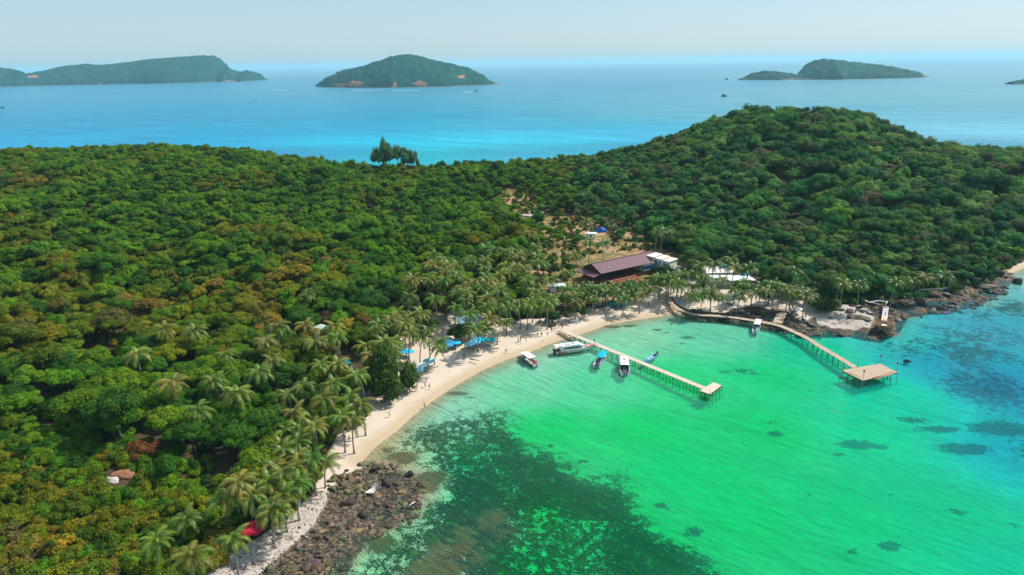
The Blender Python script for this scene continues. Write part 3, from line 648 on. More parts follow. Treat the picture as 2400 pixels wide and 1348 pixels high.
def scatter(name, pts, sources, label):
    """pts rows: x y z radius_xy radius_z rotation tint(3) index -> one stuff object of instances"""
    pts = np.asarray(pts, float); me = bpy.data.meshes.new(name); me.vertices.add(len(pts)); me.vertices.foreach_set('co', pts[:, :3].ravel().astype(np.float32))
    A = lambda n, ty, v: me.attributes.new(n, ty, 'POINT').data.foreach_set({'FLOAT': 'value', 'INT': 'value', 'FLOAT_VECTOR': 'vector', 'FLOAT_COLOR': 'color'}[ty], v.ravel())
    ay_ = 1+.22*np.sin(np.arange(len(pts))*2.4)
    A('scl', 'FLOAT_VECTOR', np.stack([pts[:, 3]*ay_, pts[:, 3]/ay_, pts[:, 4]], 1).astype(np.float32))
    A('rot', 'FLOAT_VECTOR', np.stack([pts[:, 5]*0, pts[:, 5]*0, pts[:, 5]], 1).astype(np.float32))
    A('tint', 'FLOAT_COLOR', np.concatenate([pts[:, 6:9], np.ones((len(pts), 1))], 1).astype(np.float32))
    A('idx', 'INT', pts[:, 9].astype(np.int32))
    gt = bpy.data.node_groups.new(name, 'GeometryNodeTree'); gt.interface.new_socket('Geometry', in_out='INPUT', socket_type='NodeSocketGeometry'); gt.interface.new_socket('Geometry', in_out='OUTPUT', socket_type='NodeSocketGeometry')
    n = gt.nodes; gi = n.new('NodeGroupInput'); go = n.new('NodeGroupOutput'); ip = n.new('GeometryNodeInstanceOnPoints'); jn = n.new('GeometryNodeJoinGeometry')
    for s in sources[::-1]:
        oi = n.new('GeometryNodeObjectInfo'); oi.inputs['Object'].default_value = s; oi.inputs['As Instance'].default_value = True
        gt.links.new(oi.outputs['Geometry'], jn.inputs[0])
    def na(nm, ty):
        a = n.new('GeometryNodeInputNamedAttribute'); a.data_type = ty; a.inputs[0].default_value = nm
        return [o for o in a.outputs if o.enabled][0]
    gt.links.new(gi.outputs[0], ip.inputs['Points']); gt.links.new(jn.outputs[0], ip.inputs['Instance']); ip.inputs['Pick Instance'].default_value = True
    gt.links.new(na('idx', 'INT'), ip.inputs['Instance Index']); gt.links.new(na('rot', 'FLOAT_VECTOR'), ip.inputs['Rotation']); gt.links.new(na('scl', 'FLOAT_VECTOR'), ip.inputs['Scale'])
    gt.links.new(ip.outputs[0], go.inputs[0])
    o = ob(name, me); md = o.modifiers.new('scatter', 'NODES'); md.node_group = gt
    return kind(o, 'stuff', label)
def source(me): return bpy.data.objects.new('crown_source', me)
SRC_FAR = [source(m) for m in CR_FAR+CR_NEAR[:2]]; SRC_SH = [source(m) for m in CR_SHRUB]
rows = []
for t in far:
    tnt = tint_at(t[0], t[1], t[5], t[6], r); nearer = t[7] < 230
    rows.append((t[0], t[1], t[2]+t[4]-t[3]*.95, t[3]*r.uniform(.9, 1.1), t[3]*r.uniform(.7, 1.35), r.random()*6.28, *tnt, r.integers(6, 8) if nearer else r.integers(0, 6)))
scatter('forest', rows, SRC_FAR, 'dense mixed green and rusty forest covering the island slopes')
# ------------------------------------------------------------------ shrubs
X2, Y2, Z2, P2 = filt(*grid_pts(-300, 330, 60, 420, 2.6), margin=-1.0)
sc2 = smooth(sdf(PX([(-400,1000),(120,1010),(330,1060),(480,1095),(600,1150),(690,1170),(640,1260),(520,1500),(-600,1600)], 5), X2, Y2), -4, 2)
ed = sdf(SAND, X2, Y2); cl2 = sdf(CLEAR, X2, Y2)
pr = np.maximum(np.maximum(sc2*.95, np.where((ed > -9), .8, 0)), np.where(cl2 > 0, .62, np.where(Y2 < 330, .30, .0)))
pr = np.maximum(pr, np.where((sdf(PX([(1340,700),(1400,690),(1590,655),(1650,668),(1640,690),(1560,702),(1400,716),(1340,722)], 3), X2, Y2) > 0), .85, 0)); pr = np.where((ed > -.6) & (P2[:, 0] < 1300), 0, pr); kp = r.random(len(X2)) < pr; X2, Y2, Z2, P2, sc2, cl2 = (a[kp] for a in (X2, Y2, Z2, P2, sc2, cl2))
sh = []
for i in range(len(X2)):
    rad = r.uniform(1.3, 2.4) if sc2[i] < .5 else r.uniform(1.4, 2.7)
    if cl2[i] > 0: rad = r.uniform(.5, 1.6)
    sh.append((X2[i], Y2[i], Z2[i], rad, rad*r.uniform(.75, 1.1), P2[i, 0], P2[i, 1], P2[i, 2], cl2[i] > 0))
sh.sort(key=lambda t: -(t[3]/t[7])*(1 if onscreen(t) else .2))
for k, t in enumerate(sh[:170]):
    tnt = tint_at(t[0], t[1], t[5], t[6], r)
    px, py = t[5], t[6]; d2 = sorted((math.hypot(px-a, (py-b)*1.6), n) for a, b, n in LAND)
    o = ob('shrub', CR_SHRUB[k % 4], None, (t[0], t[1], t[2]+t[4]*.1), (0, 0, r.random()*6.28), (t[3], t[3], t[4]*1.3)); o['tint'] = list(tnt)+[1.0]
    base = f"{['low', 'dense', 'scraggly', 'rounded'][k % 4]} {tcol(tnt)} shrub {where_(px, py)}"
    tag(o, uniq(base, [f"towards the {d2[1][1]}", f"towards the {d2[2][1]}", f"between the {d2[1][1]} and {d2[2][1]}", 'half under a taller crown', 'with ragged leaves', 'on the slope', 'with a dead side']), 'shrub', 'undergrowth shrubs')
rows = []
for t in sh[170:]:
    tnt = tint_at(t[0], t[1], t[5], t[6], r)
    if t[8] and r.random() < .6: tnt = [(.17, .16, .03), (.22, .15, .06), (.12, .15, .03)][int(r.random()*3)]
    rows.append((t[0], t[1], t[2]+t[4]*.1, t[3], t[4]*1.3, r.random()*6.28, *tnt, r.integers(0, 4)))
scatter('undergrowth', rows, SRC_SH, 'low green and yellow bushes between the trees')
print('TREES', len(near), len(far), 'SHRUBS', len(sh))
# ------------------------------------------------------------------ coconut palms
def frond_mesh(name, seed, L=4.3, a0=.55, droop=1.9, npair=20, lw=.085, dead=False):
    """one arching frond leaving the origin along +X: midrib and paired hanging leaflets"""
    r_ = np.random.default_rng(seed); n = 12; P = [np.zeros(3)]; ang = a0; seg = L/n
    for i in range(n):
        ang -= droop/n*(.5+i/n)
        P.append(P[-1]+np.array([math.cos(ang), 0, math.sin(ang)])*seg)
    P = np.array(P); V, Fc = tube(P, np.linspace(.055, .012, n+1), 3); V = [tuple(v) for v in V]; lf = [1.0]*len(Fc)
    for i in range(npair):
        u = .10+.9*i/(npair-1); k = min(int(u*n), n-1); p = P[k]+(P[k+1]-P[k])*(u*n-k) if k < n else P[-1]
        t = unit(P[k+1]-P[k]); ll = L*.30*math.sin(math.pi*(.12+.84*u))**.7*r_.uniform(.85, 1.1)
        for s in (-1, 1):
            dwn = .55+.35*r_.random()+(.5 if dead else 0)
            side = np.array([0, s, 0.]); up = np.cross(t, side)*s if False else np.array([-t[2], 0, t[0]])
            d = unit(t*.75+side*.9-np.array([0, 0, dwn*.55])+up*.08)
            mid = p+d*ll*.5; tip = p+unit(d-np.array([0, 0, dwn*.8]))*ll
            wv = t*lw*1.1; o = len(V)
            V += [tuple(p-wv*.6), tuple(p+wv*.6), tuple(mid+wv*.8), tuple(tip), tuple(mid-wv*.8)]
            Fc += [(o, o+1, o+2, o+4), (o+4, o+2, o+3)]; q = .25+.6*r_.random(); lf += [q, q]
    me = mesh(name, V, Fc, M_FROND); setlf(me, lf); return me
FR_UP = [frond_mesh('frond', 1, 3.6, 1.15, 1.5), frond_mesh('frond', 2, 3.9, .95, 1.9)]
FR_MID = [frond_mesh('frond', 3, 4.4, .55, 1.7), frond_mesh('frond', 4, 4.6, .38, 1.9), frond_mesh('frond', 9, 4.2, .70, 2.3)]
FR_LOW = [frond_mesh('frond', 5, 4.2, .05, 1.5), frond_mesh('frond', 6, 3.9, -.35, 1.1)]
FR_DEAD = [frond_mesh('dead_frond', 7, 3.2, -.75, .9, 14, .05, True)]
def merged_crown(name, seed):
    r_ = np.random.default_rng(seed); V = []; Fc = []; lf = []
    for fm, ph, el in frond_layout(r_, 19):
        if fm.name.startswith('dead'): pass
        n = len(fm.vertices); co = np.empty(n*3); fm.vertices.foreach_get('co', co); co = co.reshape(-1, 3)
        ce, se = math.cos(el), math.sin(el); x = co[:, 0]*ce-co[:, 2]*se; z = co[:, 0]*se+co[:, 2]*ce; y = co[:, 1]
        c, s = math.cos(ph), math.sin(ph); o = len(V); V += list(zip(x*c-y*s, x*s+y*c, z))
        Fc += [tuple(v+o for v in p.vertices) for p in fm.polygons]
        a = np.empty(len(fm.polygons), np.float32); fm.attributes['lf'].data.foreach_get('value', a); lf += list(a)
    me = mesh(name, V, Fc, M_FROND); setlf(me, lf); return me
def frond_layout(r_, n):
    out = []; ga = 2.39996
    wind = 3.5
    for i in range(n):
        u = i/(n-1); ph = i*ga+r_.uniform(-.25, .25)
        src = FR_UP if u < .22 else FR_MID if u < .72 else FR_LOW
        out.append((src[r_.integers(0, len(src))], ph, r_.uniform(-.12, .12)))
    return out
def palm_trunk(name, lean, bow, seed):      # height 1 per unit, drawn at real width
    r_ = np.random.default_rng(seed); P = []
    for i in range(9):
        u = i/8; P.append((lean*u+bow*math.sin(math.pi*u), r_.normal()*.02, u*10-.25*(i == 0)))
    V, Fc = tube(P, [.30, .21, .18, .17, .16, .155, .15, .14, .17], 7)
    return mesh(name, V, Fc, M_PALMTRUNK, True)
LEANS = [(0.0, .15), (.8, -.3), (1.8, -.5), (3.0, -.9), (4.4, -1.0)]
PT = [palm_trunk('trunk', a, b, 90+i) for i, (a, b) in enumerate(LEANS)]
PC = [merged_crown('crown', 200+i) for i in range(5)]
import bmesh
_bm = bmesh.new()
for i in range(7):
    a = i*.9; m_ = Matrix.Translation((.2*math.cos(a), .2*math.sin(a), -.18-.08*(i % 2))); bmesh.ops.create_icosphere(_bm, subdivisions=1, radius=.14, matrix=m_)
M_NUT = mat('coconut_husk', (.22, .20, .05), .6, .3)
NUTS = bpy.data.meshes.new('coconuts'); _bm.to_mesh(NUTS); _bm.free(); NUTS.materials.append(M_NUT)
palms = []          # x, y, z, height, lean class, lean azimuth, px, py(crown)
def palm_by_crown(px, py, H=10.0, lean=None, az=None):
    q = onland(px, py, H); palms.append([q[0], q[1], q[2], H, lean, az, px, py])
def palm_by_base(bx, by, cx, cy_):
    """base on the sand at one photo spot, crown seen at another"""
    b = onland(bx, by); best = None
    for H in np.arange(6, 14, .25):
        d = ray(cx, cy_); t = (b[2]+H-CAMH)/d[2]; c = np.array([0, 0, CAMH])+d*t; off = math.hypot(c[0]-b[0], c[1]-b[1])
        score = abs(off-.28*H)+abs(H-9.5)*.25
        if best is None or score < best[0]: best = (score, H, c)
    _, H, c = best; off = math.hypot(c[0]-b[0], c[1]-b[1]); az = math.atan2(c[1]-b[1], c[0]-b[0])
    palms.append([b[0], b[1], b[2], H, off, az, cx, cy_])
for b in [(375,1338,365,1265),(447,1262,435,1215),(563,1225,560,1128),(537,1232,530,1165),(600,1140,600,1085),(645,1268,645,1198),(763,1142,766,1080),(733,1045,733,995),
          (855,945,838,868+10),(1000,872,1028,802),(1018,855,1030,815),(985,862,990,700+90),(1088,836,1112,768),(1118,822,1140,770),(1128,820,1146,748),(1165,808,1185,755),(1248,758,1268,694),(1265,757,1290,700),(1338,745,1350,712),
          (1062+5,705+70,1070,720),(1240,592,1240,545),(1274,652,1276,618),(1380,625,1382,568),(1412,635,1415,570),(1535,595,1540,545),(1548,592,1556,540),(1610,572,1616,533),(1700,725,1690,697),(1665,728,1660,690),(1560,705,1566,658),(1545,700,1546,655),(1792,722,1795,685),(1850,728,1847,690),
          (1630,705,1628,672),(1605,700,1600,665),(1720,712,1722,678),(1760,715,1768,685)]:
    palm_by_base(*b)
for c in [(445,1300,8),(545,1262,8.5),(640,1190,8.5),(695,1130,9),(655,1042,8),(690,965,9),(760,935,10),(825,985,9),(800,975,9.5),(778,900,10),(735,1000,9),(700,1000,9),(465,960,10),(500,890,10),(405,895,10),(320,830,10),(385,770,10),(455,775,10),(605,870,10),(640,845,10),(555,920,9.5),
          (650,765,10),(738,800,10),(715,760,9),(790,790,10),(750,855,10),(900,800,10),(855,810,9),(965,740,10),(985,735,10),(1005,775,10),(960,695,10),(948,760,10),(965,655,11),(625,1130,8.5),(590,1165,8),(665,1160,8.5),(845,945,9),(820,930,10),(710,905,10),(675,925,9),
          (1007,620,11),(1048,622,11),(1041,656,11),(1136,627,11),(1184,622,11),(1227,629,11),(1170,644,10),(1083,673,10),(1111,660,10),(1130,673,10),(1142,695,10),(1092,706,10),(1143,718,10),(1212,709,10),(1189,723,10),(1282,706,10),(1288,655,9),(1258,658,9),(1331,678,9),(1351,709,8),(1357,680,9),
          (1384,672,8.5),(1392,702,8),(1372,690,8),(1397,676,8),(1421,687,8),(1451,687,8),(1472,676,9),(1489,676,9),(1511,665,9),(1541,650,10),(1569,646,10),(1599,641,10),(1641,622,11),(1676,616,11),(1712,607,11),(1723,627,10),(1757,627,10),(1631,642,9),(1667,684,8.5),(1691,657,10),(1588,665,9),
          (1847,678,9),(1860,634,11),(1887,692,9),(1977,664,10),(1895,690,8),(2015,667,10),(2095,662,10),(2167,650,10),(2215,647,10),(2140,657,9),(1796,683,8),(1750,630,10),(1005,655,10),(1165,670,10),(1070,690,9),(1100,735,9),(1060,640,10),(1215,600,11),(1155,590,11),(1185,590,11),(1375,518,11),(1330,640,8),(1430,615-90,9),(720,690,9),(880,770,9),
          (930,735,9),(1020,700,10),(1120,765,8.5),(1240,712,9),(620,800,10),(530,830,10),(1440,668,8),(1462,700,7.5),(1500,695,7.5),(1525,680,8.5),(1615,690,8),(1645,690,8),(1735,690,8),(1100,610,11),(1260,600,10),(1345,600,9)]:
    if 1335 < c[0] < 1560 and c[1] > 645: c = (c[0], c[1], 6.4)
    palm_by_crown(*c)
rq = np.random.default_rng(5)
for poly, n_, h0, h1 in [([(1345,672),(1600,650),(1625,668),(1590,690),(1400,705),(1345,705)], 34, 5.4, 7.6), ([(1000,590),(1250,570),(1300,640),(1290,720),(1130,720),(1010,680)], 26, 8.5, 11.5), ([(780,720),(960,740),(980,800),(860,860),(760,900)], 12, 8, 10.5), ([(1640,650),(1880,665),(1900,700),(1650,700)], 8, 7, 10), ([(640,1000),(760,960),(770,1040),(700,1110),(600,1180)], 8, 7.5, 9.5)]:
    k_ = 0
    for _ in range(800):
        px_, py_ = rq.uniform(min(p[0] for p in poly), max(p[0] for p in poly)), rq.uniform(min(p[1] for p in poly), max(p[1] for p in poly))
        if sdf(poly, np.array([px_]), np.array([py_]))[0] < 0: continue
        H_ = rq.uniform(h0, h1); q_ = onland(px_, py_, H_)
        if q_[2] < 1.0 or min(math.hypot(q_[0]-p[0], q_[1]-p[1]) for p in palms) < 2.6 or in_any(BUILD_ZONES[:2], q_[:1], q_[1:2], -1.5)[0]: continue
        palms.append([q_[0], q_[1], q_[2], H_, None, None, px_, py_]); k_ += 1
        if k_ >= n_: break
ptints = [(.145, .195, .024), (.110, .175, .020), (.165, .205, .028), (.085, .150, .020), (.120, .190, .022), (.20, .21, .038)]
palms.sort(key=lambda p: math.hypot(p[0], p[1]))
rp = np.random.default_rng(11)
for k, (x, y, z, H, lean, az, px, py) in enumerate(palms):
    if lean is None:
        li = [0, 0, 1, 1, 2][int(rp.integers(0, 5))]; off = LEANS[li][0]*H/10; az = rp.uniform(-2.2, .6); sx = H/10
        bx, by = x-off*math.cos(az), y-off*math.sin(az); bz = ground(bx, by)
        if bz < .2: bx, by, bz = x, y, z
        H = z+H-bz
    else:
        off = lean; li = min(range(5), key=lambda i: abs(LEANS[i][0]*H/10-off)); sx = off/max(LEANS[li][0], .1) if li else 1.0; bx, by, bz = x, y, z
    tx = LEANS[li][0]*sx
    how = ['upright', 'slightly bent', 'gently bowed', 'leaning', 'strongly leaning'][li]
    d2 = sorted((math.hypot(px-a, (py-b)*1.6), n) for a, b, n in LAND)
    tn = ptints[int(rp.integers(0, 6))]; tn = tuple(c*rp.uniform(.85, 1.15) for c in tn)
    if px > 1350: tn = (tn[0]*.82, tn[1]*.95, tn[2]*1.15)
    shade_ = 'pale' if tn[0] > .175 else 'olive' if tn[0] > .14 else 'green'
    e = empty('coconut_palm', (bx, by, bz), az, uniq(f"{how} {shade_} coconut palm {where_(px, py)}", [f"towards the {d2[1][1]}", f"towards the {d2[2][1]}", f"between the {d2[1][1]} and {d2[2][1]}", 'with a full crown', 'with a ragged crown', 'with a small crown', 'with brown hanging fronds', 'with a windswept crown', 'half hidden', 'standing clear', 'among lower bushes', 'seen against foliage', 'with few fronds']), 'palm tree', 'coconut palms along the beach')
    ob('trunk', PT[li], e, (0, 0, 0), None, (sx, 1, H/10))
    fs = rp.uniform(.92, 1.14)*(H/10)**.3
    tint4 = list(tn)+[1.0]
    if k < 75:
        for fm, ph, el in frond_layout(rp, int(rp.integers(15, 19))):
            f = ob('frond', fm, e, (tx, 0, H), (0, -el, ph), (fs*rp.uniform(.88, 1.1),)*3); f['tint'] = [c*rp.uniform(.85, 1.2) for c in tn]+[1.0]
        for j in range(int(rp.integers(0, 3))):
            f = ob('dead_frond', FR_DEAD[0], e, (tx, 0, H-.1), (0, 0, rp.uniform(0, 6.28)), fs); f['tint'] = [.26, .15, .06, 1.0]; f['label'] = 'dry brown hanging frond'
        ob('coconuts', NUTS, e, (tx, 0, H))
    else:
        f = ob('crown', PC[k % 5], e, (tx, 0, H), (0, 0, rp.uniform(0, 6.28)), fs); f['tint'] = tint4
print('PALMS', len(palms))
# ------------------------------------------------------------------ builders
class MB:
    def __init__(s): s.V = []; s.F = []
    def add(s, v, f):
        o = len(s.V); s.V += [tuple(map(float, x)) for x in v]; s.F += [tuple(i+o for i in q) for q in f]; return s
    def box(s, x0, x1, y0, y1, z0, z1):
        return s.add([(x0,y0,z0),(x1,y0,z0),(x1,y1,z0),(x0,y1,z0),(x0,y0,z1),(x1,y0,z1),(x1,y1,z1),(x0,y1,z1)], [(0,3,2,1),(4,5,6,7),(0,1,5,4),(1,2,6,5),(2,3,7,6),(3,0,4,7)])
    def slab(s, P, n, th):       # P: polygon points, extruded by -n*th
        P = [np.array(p, float) for p in P]; k = len(P); n = np.array(n, float)
        return s.add(P+[p-n*th for p in P], [tuple(range(k)), tuple(range(2*k-1, k-1, -1))]+[(i, i+k, (i+1) % k+k, (i+1) % k) for i in range(k)])
    def rod(s, P, r, k=6):
        if not hasattr(r, '__len__'): r = [r]*len(P)
        return s.add(*tube(P, r, k))
    def cyl(s, x, y, z0, z1, r, k=10, r2=None): return s.rod([(x, y, z0), (x, y, z1)], [r, r if r2 is None else r2], k)
    def bar(s, a, b, w_, h_):    # rectangular bar between two points, width w_ across, height h_
        a = np.array(a, float); b = np.array(b, float); t = unit(b-a); sd_ = unit(np.cross(t, [0, 0, 1])) if abs(t[2]) < .95 else np.array([1., 0, 0]); up = np.cross(sd_, t)
        v = [p+sd_*i*w_/2+up*j*h_/2 for p in (a, b) for i, j in ((-1, -1), (1, -1), (1, 1), (-1, 1))]
        return s.add(v, [(0,1,2,3),(7,6,5,4),(0,4,5,1),(1,5,6,2),(2,6,7,3),(3,7,4,0)])
    def loft(s, rings, cap=True, closed=True):
        n = len(rings[0]); v = [p for r_ in rings for p in r_]; f = []
        m = n if closed else n-1
        for i in range(len(rings)-1):
            for j in range(m): f.append((i*n+j, i*n+(j+1) % n, (i+1)*n+(j+1) % n, (i+1)*n+j))
        if cap: f += [tuple(range(n))[::-1], tuple((len(rings)-1)*n+j for j in range(n))]
        return s.add(v, f)
    def build(s, name, m, parent=None, smoothf=False, bev=0, **kw):
        o = ob(name, mesh(name, s.V, s.F, m, smoothf), parent, **kw)
        if bev:
            b = o.modifiers.new('edge', 'BEVEL'); b.width = bev; b.segments = 2; b.limit_method = 'ANGLE'
        return o
white = mat('white_paint', (.78, .78, .76), .35, .5, .06, 3); cream = mat('cream_plaster', (.86, .83, .74), .8, .2, .10, 2, bump=.2)
red = mat('red_paint', (.55, .06, .05), .35, .5); dkred = mat('dark_red_seat', (.30, .03, .035), .6, .3); navy = mat('navy_paint', (.02, .04, .12), .4, .5)
dglass = mat('dark_glass', (.012, .02, .03), .08, .6, 0); black = mat('black_plastic', (.02, .02, .022), .4, .5); teal = mat('teal_canvas', (.0, .40, .50), .7, .2, .08)
plank_m = mat('weathered_plank', (.50, .38, .28), .85, .15, .30, 2.5, bump=.3, streak=(6, 1, 1)); plank_g = mat('bleached_plank', (.62, .52, .42), .85, .15, .22, 2.5, bump=.3, streak=(6, 1, 1))
post_m = mat('dark_wet_wood', (.10, .075, .055), .8, .2, .3, 2, bump=.3); pole_m = mat('bleached_pole', (.42, .34, .27), .8, .2, .25, 2)
metal = mat('steel', (.5, .5, .5), .3, .6, .05, metallic=.7); blue_c = mat('bright_blue_canvas', (.02, .45, .75), .75, .15, .12); sky_c = mat('pale_blue_canvas', (.28, .66, .78), .75, .15, .10)
# ------------------------------------------------------------------ timber jetty (straight, with a square landing)
def deck_line(parent, P, width, z, step, gap, material, jitter=.03, th=.06, limit=300):
    """planks laid across a path; each plank a part"""
    P = [np.array(p[:2], float) for p in P]; seg = [np.linalg.norm(P[i+1]-P[i]) for i in range(len(P)-1)]; tot = sum(seg); n = int(tot/step)
    base = {}
    def pt(u):
        for i, l in enumerate(seg):
            if u <= l or i == len(seg)-1: return P[i]+(P[i+1]-P[i])*u/l, unit(P[i+1]-P[i])
            u -= l
    rr_ = np.random.default_rng(int(tot*10)); mes = []
    for v in range(4):
        mb = MB(); w_ = width*(1+rr_.uniform(-.02, .05)); mb.box(-(step-gap)/2, (step-gap)/2, -w_/2, w_/2, -th, 0); mes.append(mesh('plank', mb.V, mb.F, material))
    for k in range(n):
        c, t = pt((k+.5)*step); a = math.atan2(t[1], t[0])
        ob('plank', mes[k % 4], parent, (c[0]+rr_.uniform(-1, 1)*jitter*t[1], c[1]+rr_.uniform(-1, 1)*jitter*t[0], z+rr_.uniform(-.012, .012)), (rr_.uniform(-.01, .01), rr_.uniform(-.008, .008), a+rr_.uniform(-.012, .012)))
    return pt, tot
def jetty_frames(parent, pt, tot, width, z, every, depth, rail=0, forks=True, r=.085, seedv=1, start=0):
    rr_ = np.random.default_rng(seedv); u = start; prev = None
    while u < tot:
        c, t = pt(u); s = np.array([-t[1], t[0]])
        for sd_ in (-1, 1):
            top = c+s*sd_*width*.46; g_ = min(ground(*top), 0)-.4; g_ = max(g_, -depth-1)
            foot = top+s*sd_*.22+t*rr_.uniform(-.15, .15)
            mb = MB(); mb.rod([(foot[0], foot[1], g_), ((foot[0]+top[0])/2+rr_.uniform(-.06, .06), (foot[1]+top[1])/2, (g_+z)/2), (top[0], top[1], z-.08)], [r*1.1, r, r*.9], 6)
            if forks and rr_.random() < .6:
                m_ = np.array([(foot[0]+top[0])/2, (foot[1]+top[1])/2, z-.9])
                for q in (-1, 1): mb.rod([m_, (top[0]+t[0]*.45*q, top[1]+t[1]*.45*q, z-.12)], .04, 5)
            mb.build('post', post_m, parent)
        a = c-s*width*.6; b = c+s*width*.6
        MB().rod([(a[0], a[1], z-.14), (b[0], b[1], z-.14)], .06, 5).build('crossbeam', post_m, parent)
        u += every*rr_.uniform(.92, 1.08)
    n = int(tot/6)+1
    for sd_, zz in ((-1, z-.30), (1, z-.30), (-1, .75), (1, .75)):
        for i in range(n):
            (c0, t0), (c1, t1) = pt(tot*i/n), pt(tot*(i+1)/n); w_ = width*(.48 if zz > 1 else .56)
            p0 = c0+np.array([-t0[1], t0[0]])*sd_*w_; p1 = c1+np.array([-t1[1], t1[0]])*sd_*w_
            if zz < 1 and ground(*p0) > .3: continue
            MB().rod([(p0[0], p0[1], zz), (p1[0], p1[1], zz+rr_.uniform(-.05, .05))], .05, 5).build('stringer', post_m, parent)
JZ = 1.55
j0 = at(1312, 772, JZ); j1 = at(1652, 910, JZ); jc = at(1667, 911, JZ)
jet = empty('timber_jetty', (0, 0, 0), 0, 'long narrow wooden jetty on crooked poles ending in a small square landing', 'jetty')
pt1, tot1 = deck_line(jet, [j0, j1], 1.75, JZ, .36, .05, plank_g, .04)
jetty_frames(jet, pt1, tot1, 1.75, JZ, 2.25, 2.5, seedv=4, start=1.0)
dirj = unit((j1-j0)[:2]); nj = np.array([-dirj[1], dirj[0]])
# the landing is turned to the walkway; corners read from the photo
LC = [at(1640, 916, JZ+.15)[:2], at(1672, 896, JZ+.15)[:2], at(1692, 903, JZ+.15)[:2], at(1664, 924, JZ+.15)[:2]]
def landing(parent, Lc, z, nb, material, npx, legs_every, splay=.5, th=.07):
    A, B, Cc, D = [np.array(p) for p in Lc]
    for i in range(nb):
        u0, u1 = (i+.04)/nb, (i+.96)/nb
        p = [A+(D-A)*u0, B+(Cc-B)*u0, B+(Cc-B)*u1, A+(D-A)*u1]
        dz = (i*37 % 5)*.004
        MB().slab([(q[0], q[1], z+dz) for q in p], (0, 0, 1), th).build('plank', material, parent)
    for P0, P1 in ((A, B), (B, Cc), (Cc, D), (D, A)):
        MB().bar((P0[0], P0[1], z-.2), (P1[0], P1[1], z-.2), .14, .18).build('edge_beam', post_m, parent)
        k = max(1, int(np.linalg.norm(P1-P0)/legs_every))
        for i in range(k):
            q = P0+(P1-P0)*i/k; ce = (A+B+Cc+D)/4; o_ = unit(q-ce)*splay
            MB().rod([(q[0]+o_[0], q[1]+o_[1], max(ground(*q), -3.5)-.4), (q[0], q[1], z-.1)], [.11, .09], 6).build('post', post_m if i else pole_m, parent)
    ce = (A+B+Cc+D)/4
    MB().rod([(ce[0], ce[1], -3), (ce[0], ce[1], z-.1)], .1, 6).build('post', post_m, parent)
landing(jet, LC, JZ+.15, 11, plank_g, 0, 1.6, .55)
for (a, b, h, lx, ly) in [(1672, 896, 1.6, .8, .5), (1692, 903, 1.3, -.1, 0), (1664, 924, 1.5, -.1, 0)]:
    p = at(a, b, JZ); MB().rod([(p[0]-lx*.2, p[1]-ly*.2, .2), (p[0]+lx, p[1]+ly, JZ+h)], .06, 6).build('mooring_pole', pole_m, jet)
for (a, b, zz) in [(1664, 924, .8), (1692, 903, .8)]: pass
pA = at(1664, 926, .9); pB = at(1693, 906, .9); MB().rod([pA, pB], .07, 6).build('brace', pole_m, jet)
# lamp box on a thin pole where the big boat ties up
p = at(1393, 806, JZ); lp = empty('jetty_lamp', (p[0], p[1], JZ), 0, 'black lamp box on a thin post beside the jetty walkway', 'lamp')
MB().cyl(0, 0, 0, 1.3, .035).build('post', post_m, lp); MB().box(-.22, .22, -.16, .16, 1.0, 1.55).build('lamp_box', black, lp, bev=.04)
# jetty head steps and board on the sand
st = empty('jetty_steps', tuple(onland(1302, 768)), 0, 'dark wooden steps joining the jetty head to the sand', 'steps')
ad = math.atan2(dirj[1], dirj[0])
for i in range(4): MB().box(-.42*i-1.2, -.42*i-.82, -1.1, 1.1, .05, 1.15-.27*i).build('tread', post_m, st, rot=(0, 0, ad))
# ------------------------------------------------------------------ curved boardwalk and big landing
BZ = 1.9
BW = [(1568,700),(1574,712),(1590,724),(1612,733),(1640,738),(1680,740),(1720,744),(1760,750),(1800,757),(1830,764),(1862,778),(1895,794),(1922,812),(1950,828),(1975,843),(2012,866)]
BWp = [at(a, b, BZ)[:2] for a, b in BW]
def spline(P, n=8):
    P = [np.array(p, float) for p in P]; P = [2*P[0]-P[1]]+P+[2*P[-1]-P[-2]]; out = []
    for i in range(1, len(P)-2):
        for k in range(n):
            t = k/n; a, b, c, d = P[i-1:i+3]; out.append(.5*((2*b)+(c-a)*t+(2*a-5*b+4*c-d)*t*t+(3*b-a-3*c+d)*t**3))
    out.append(P[-2]); return out
bwk = empty('curved_boardwalk', (0, 0, 0), 0, 'long curved boardwalk of pale pinkish boards ending in a big square deck with lamp poles', 'boardwalk')
pt2, tot2 = deck_line(bwk, spline(BWp, 5), 1.9, BZ, .62, .07, plank_m, .05)
jetty_frames(bwk, pt2, tot2, 1.9, BZ, 2.4, 3.5, seedv=9, forks=False, start=2)
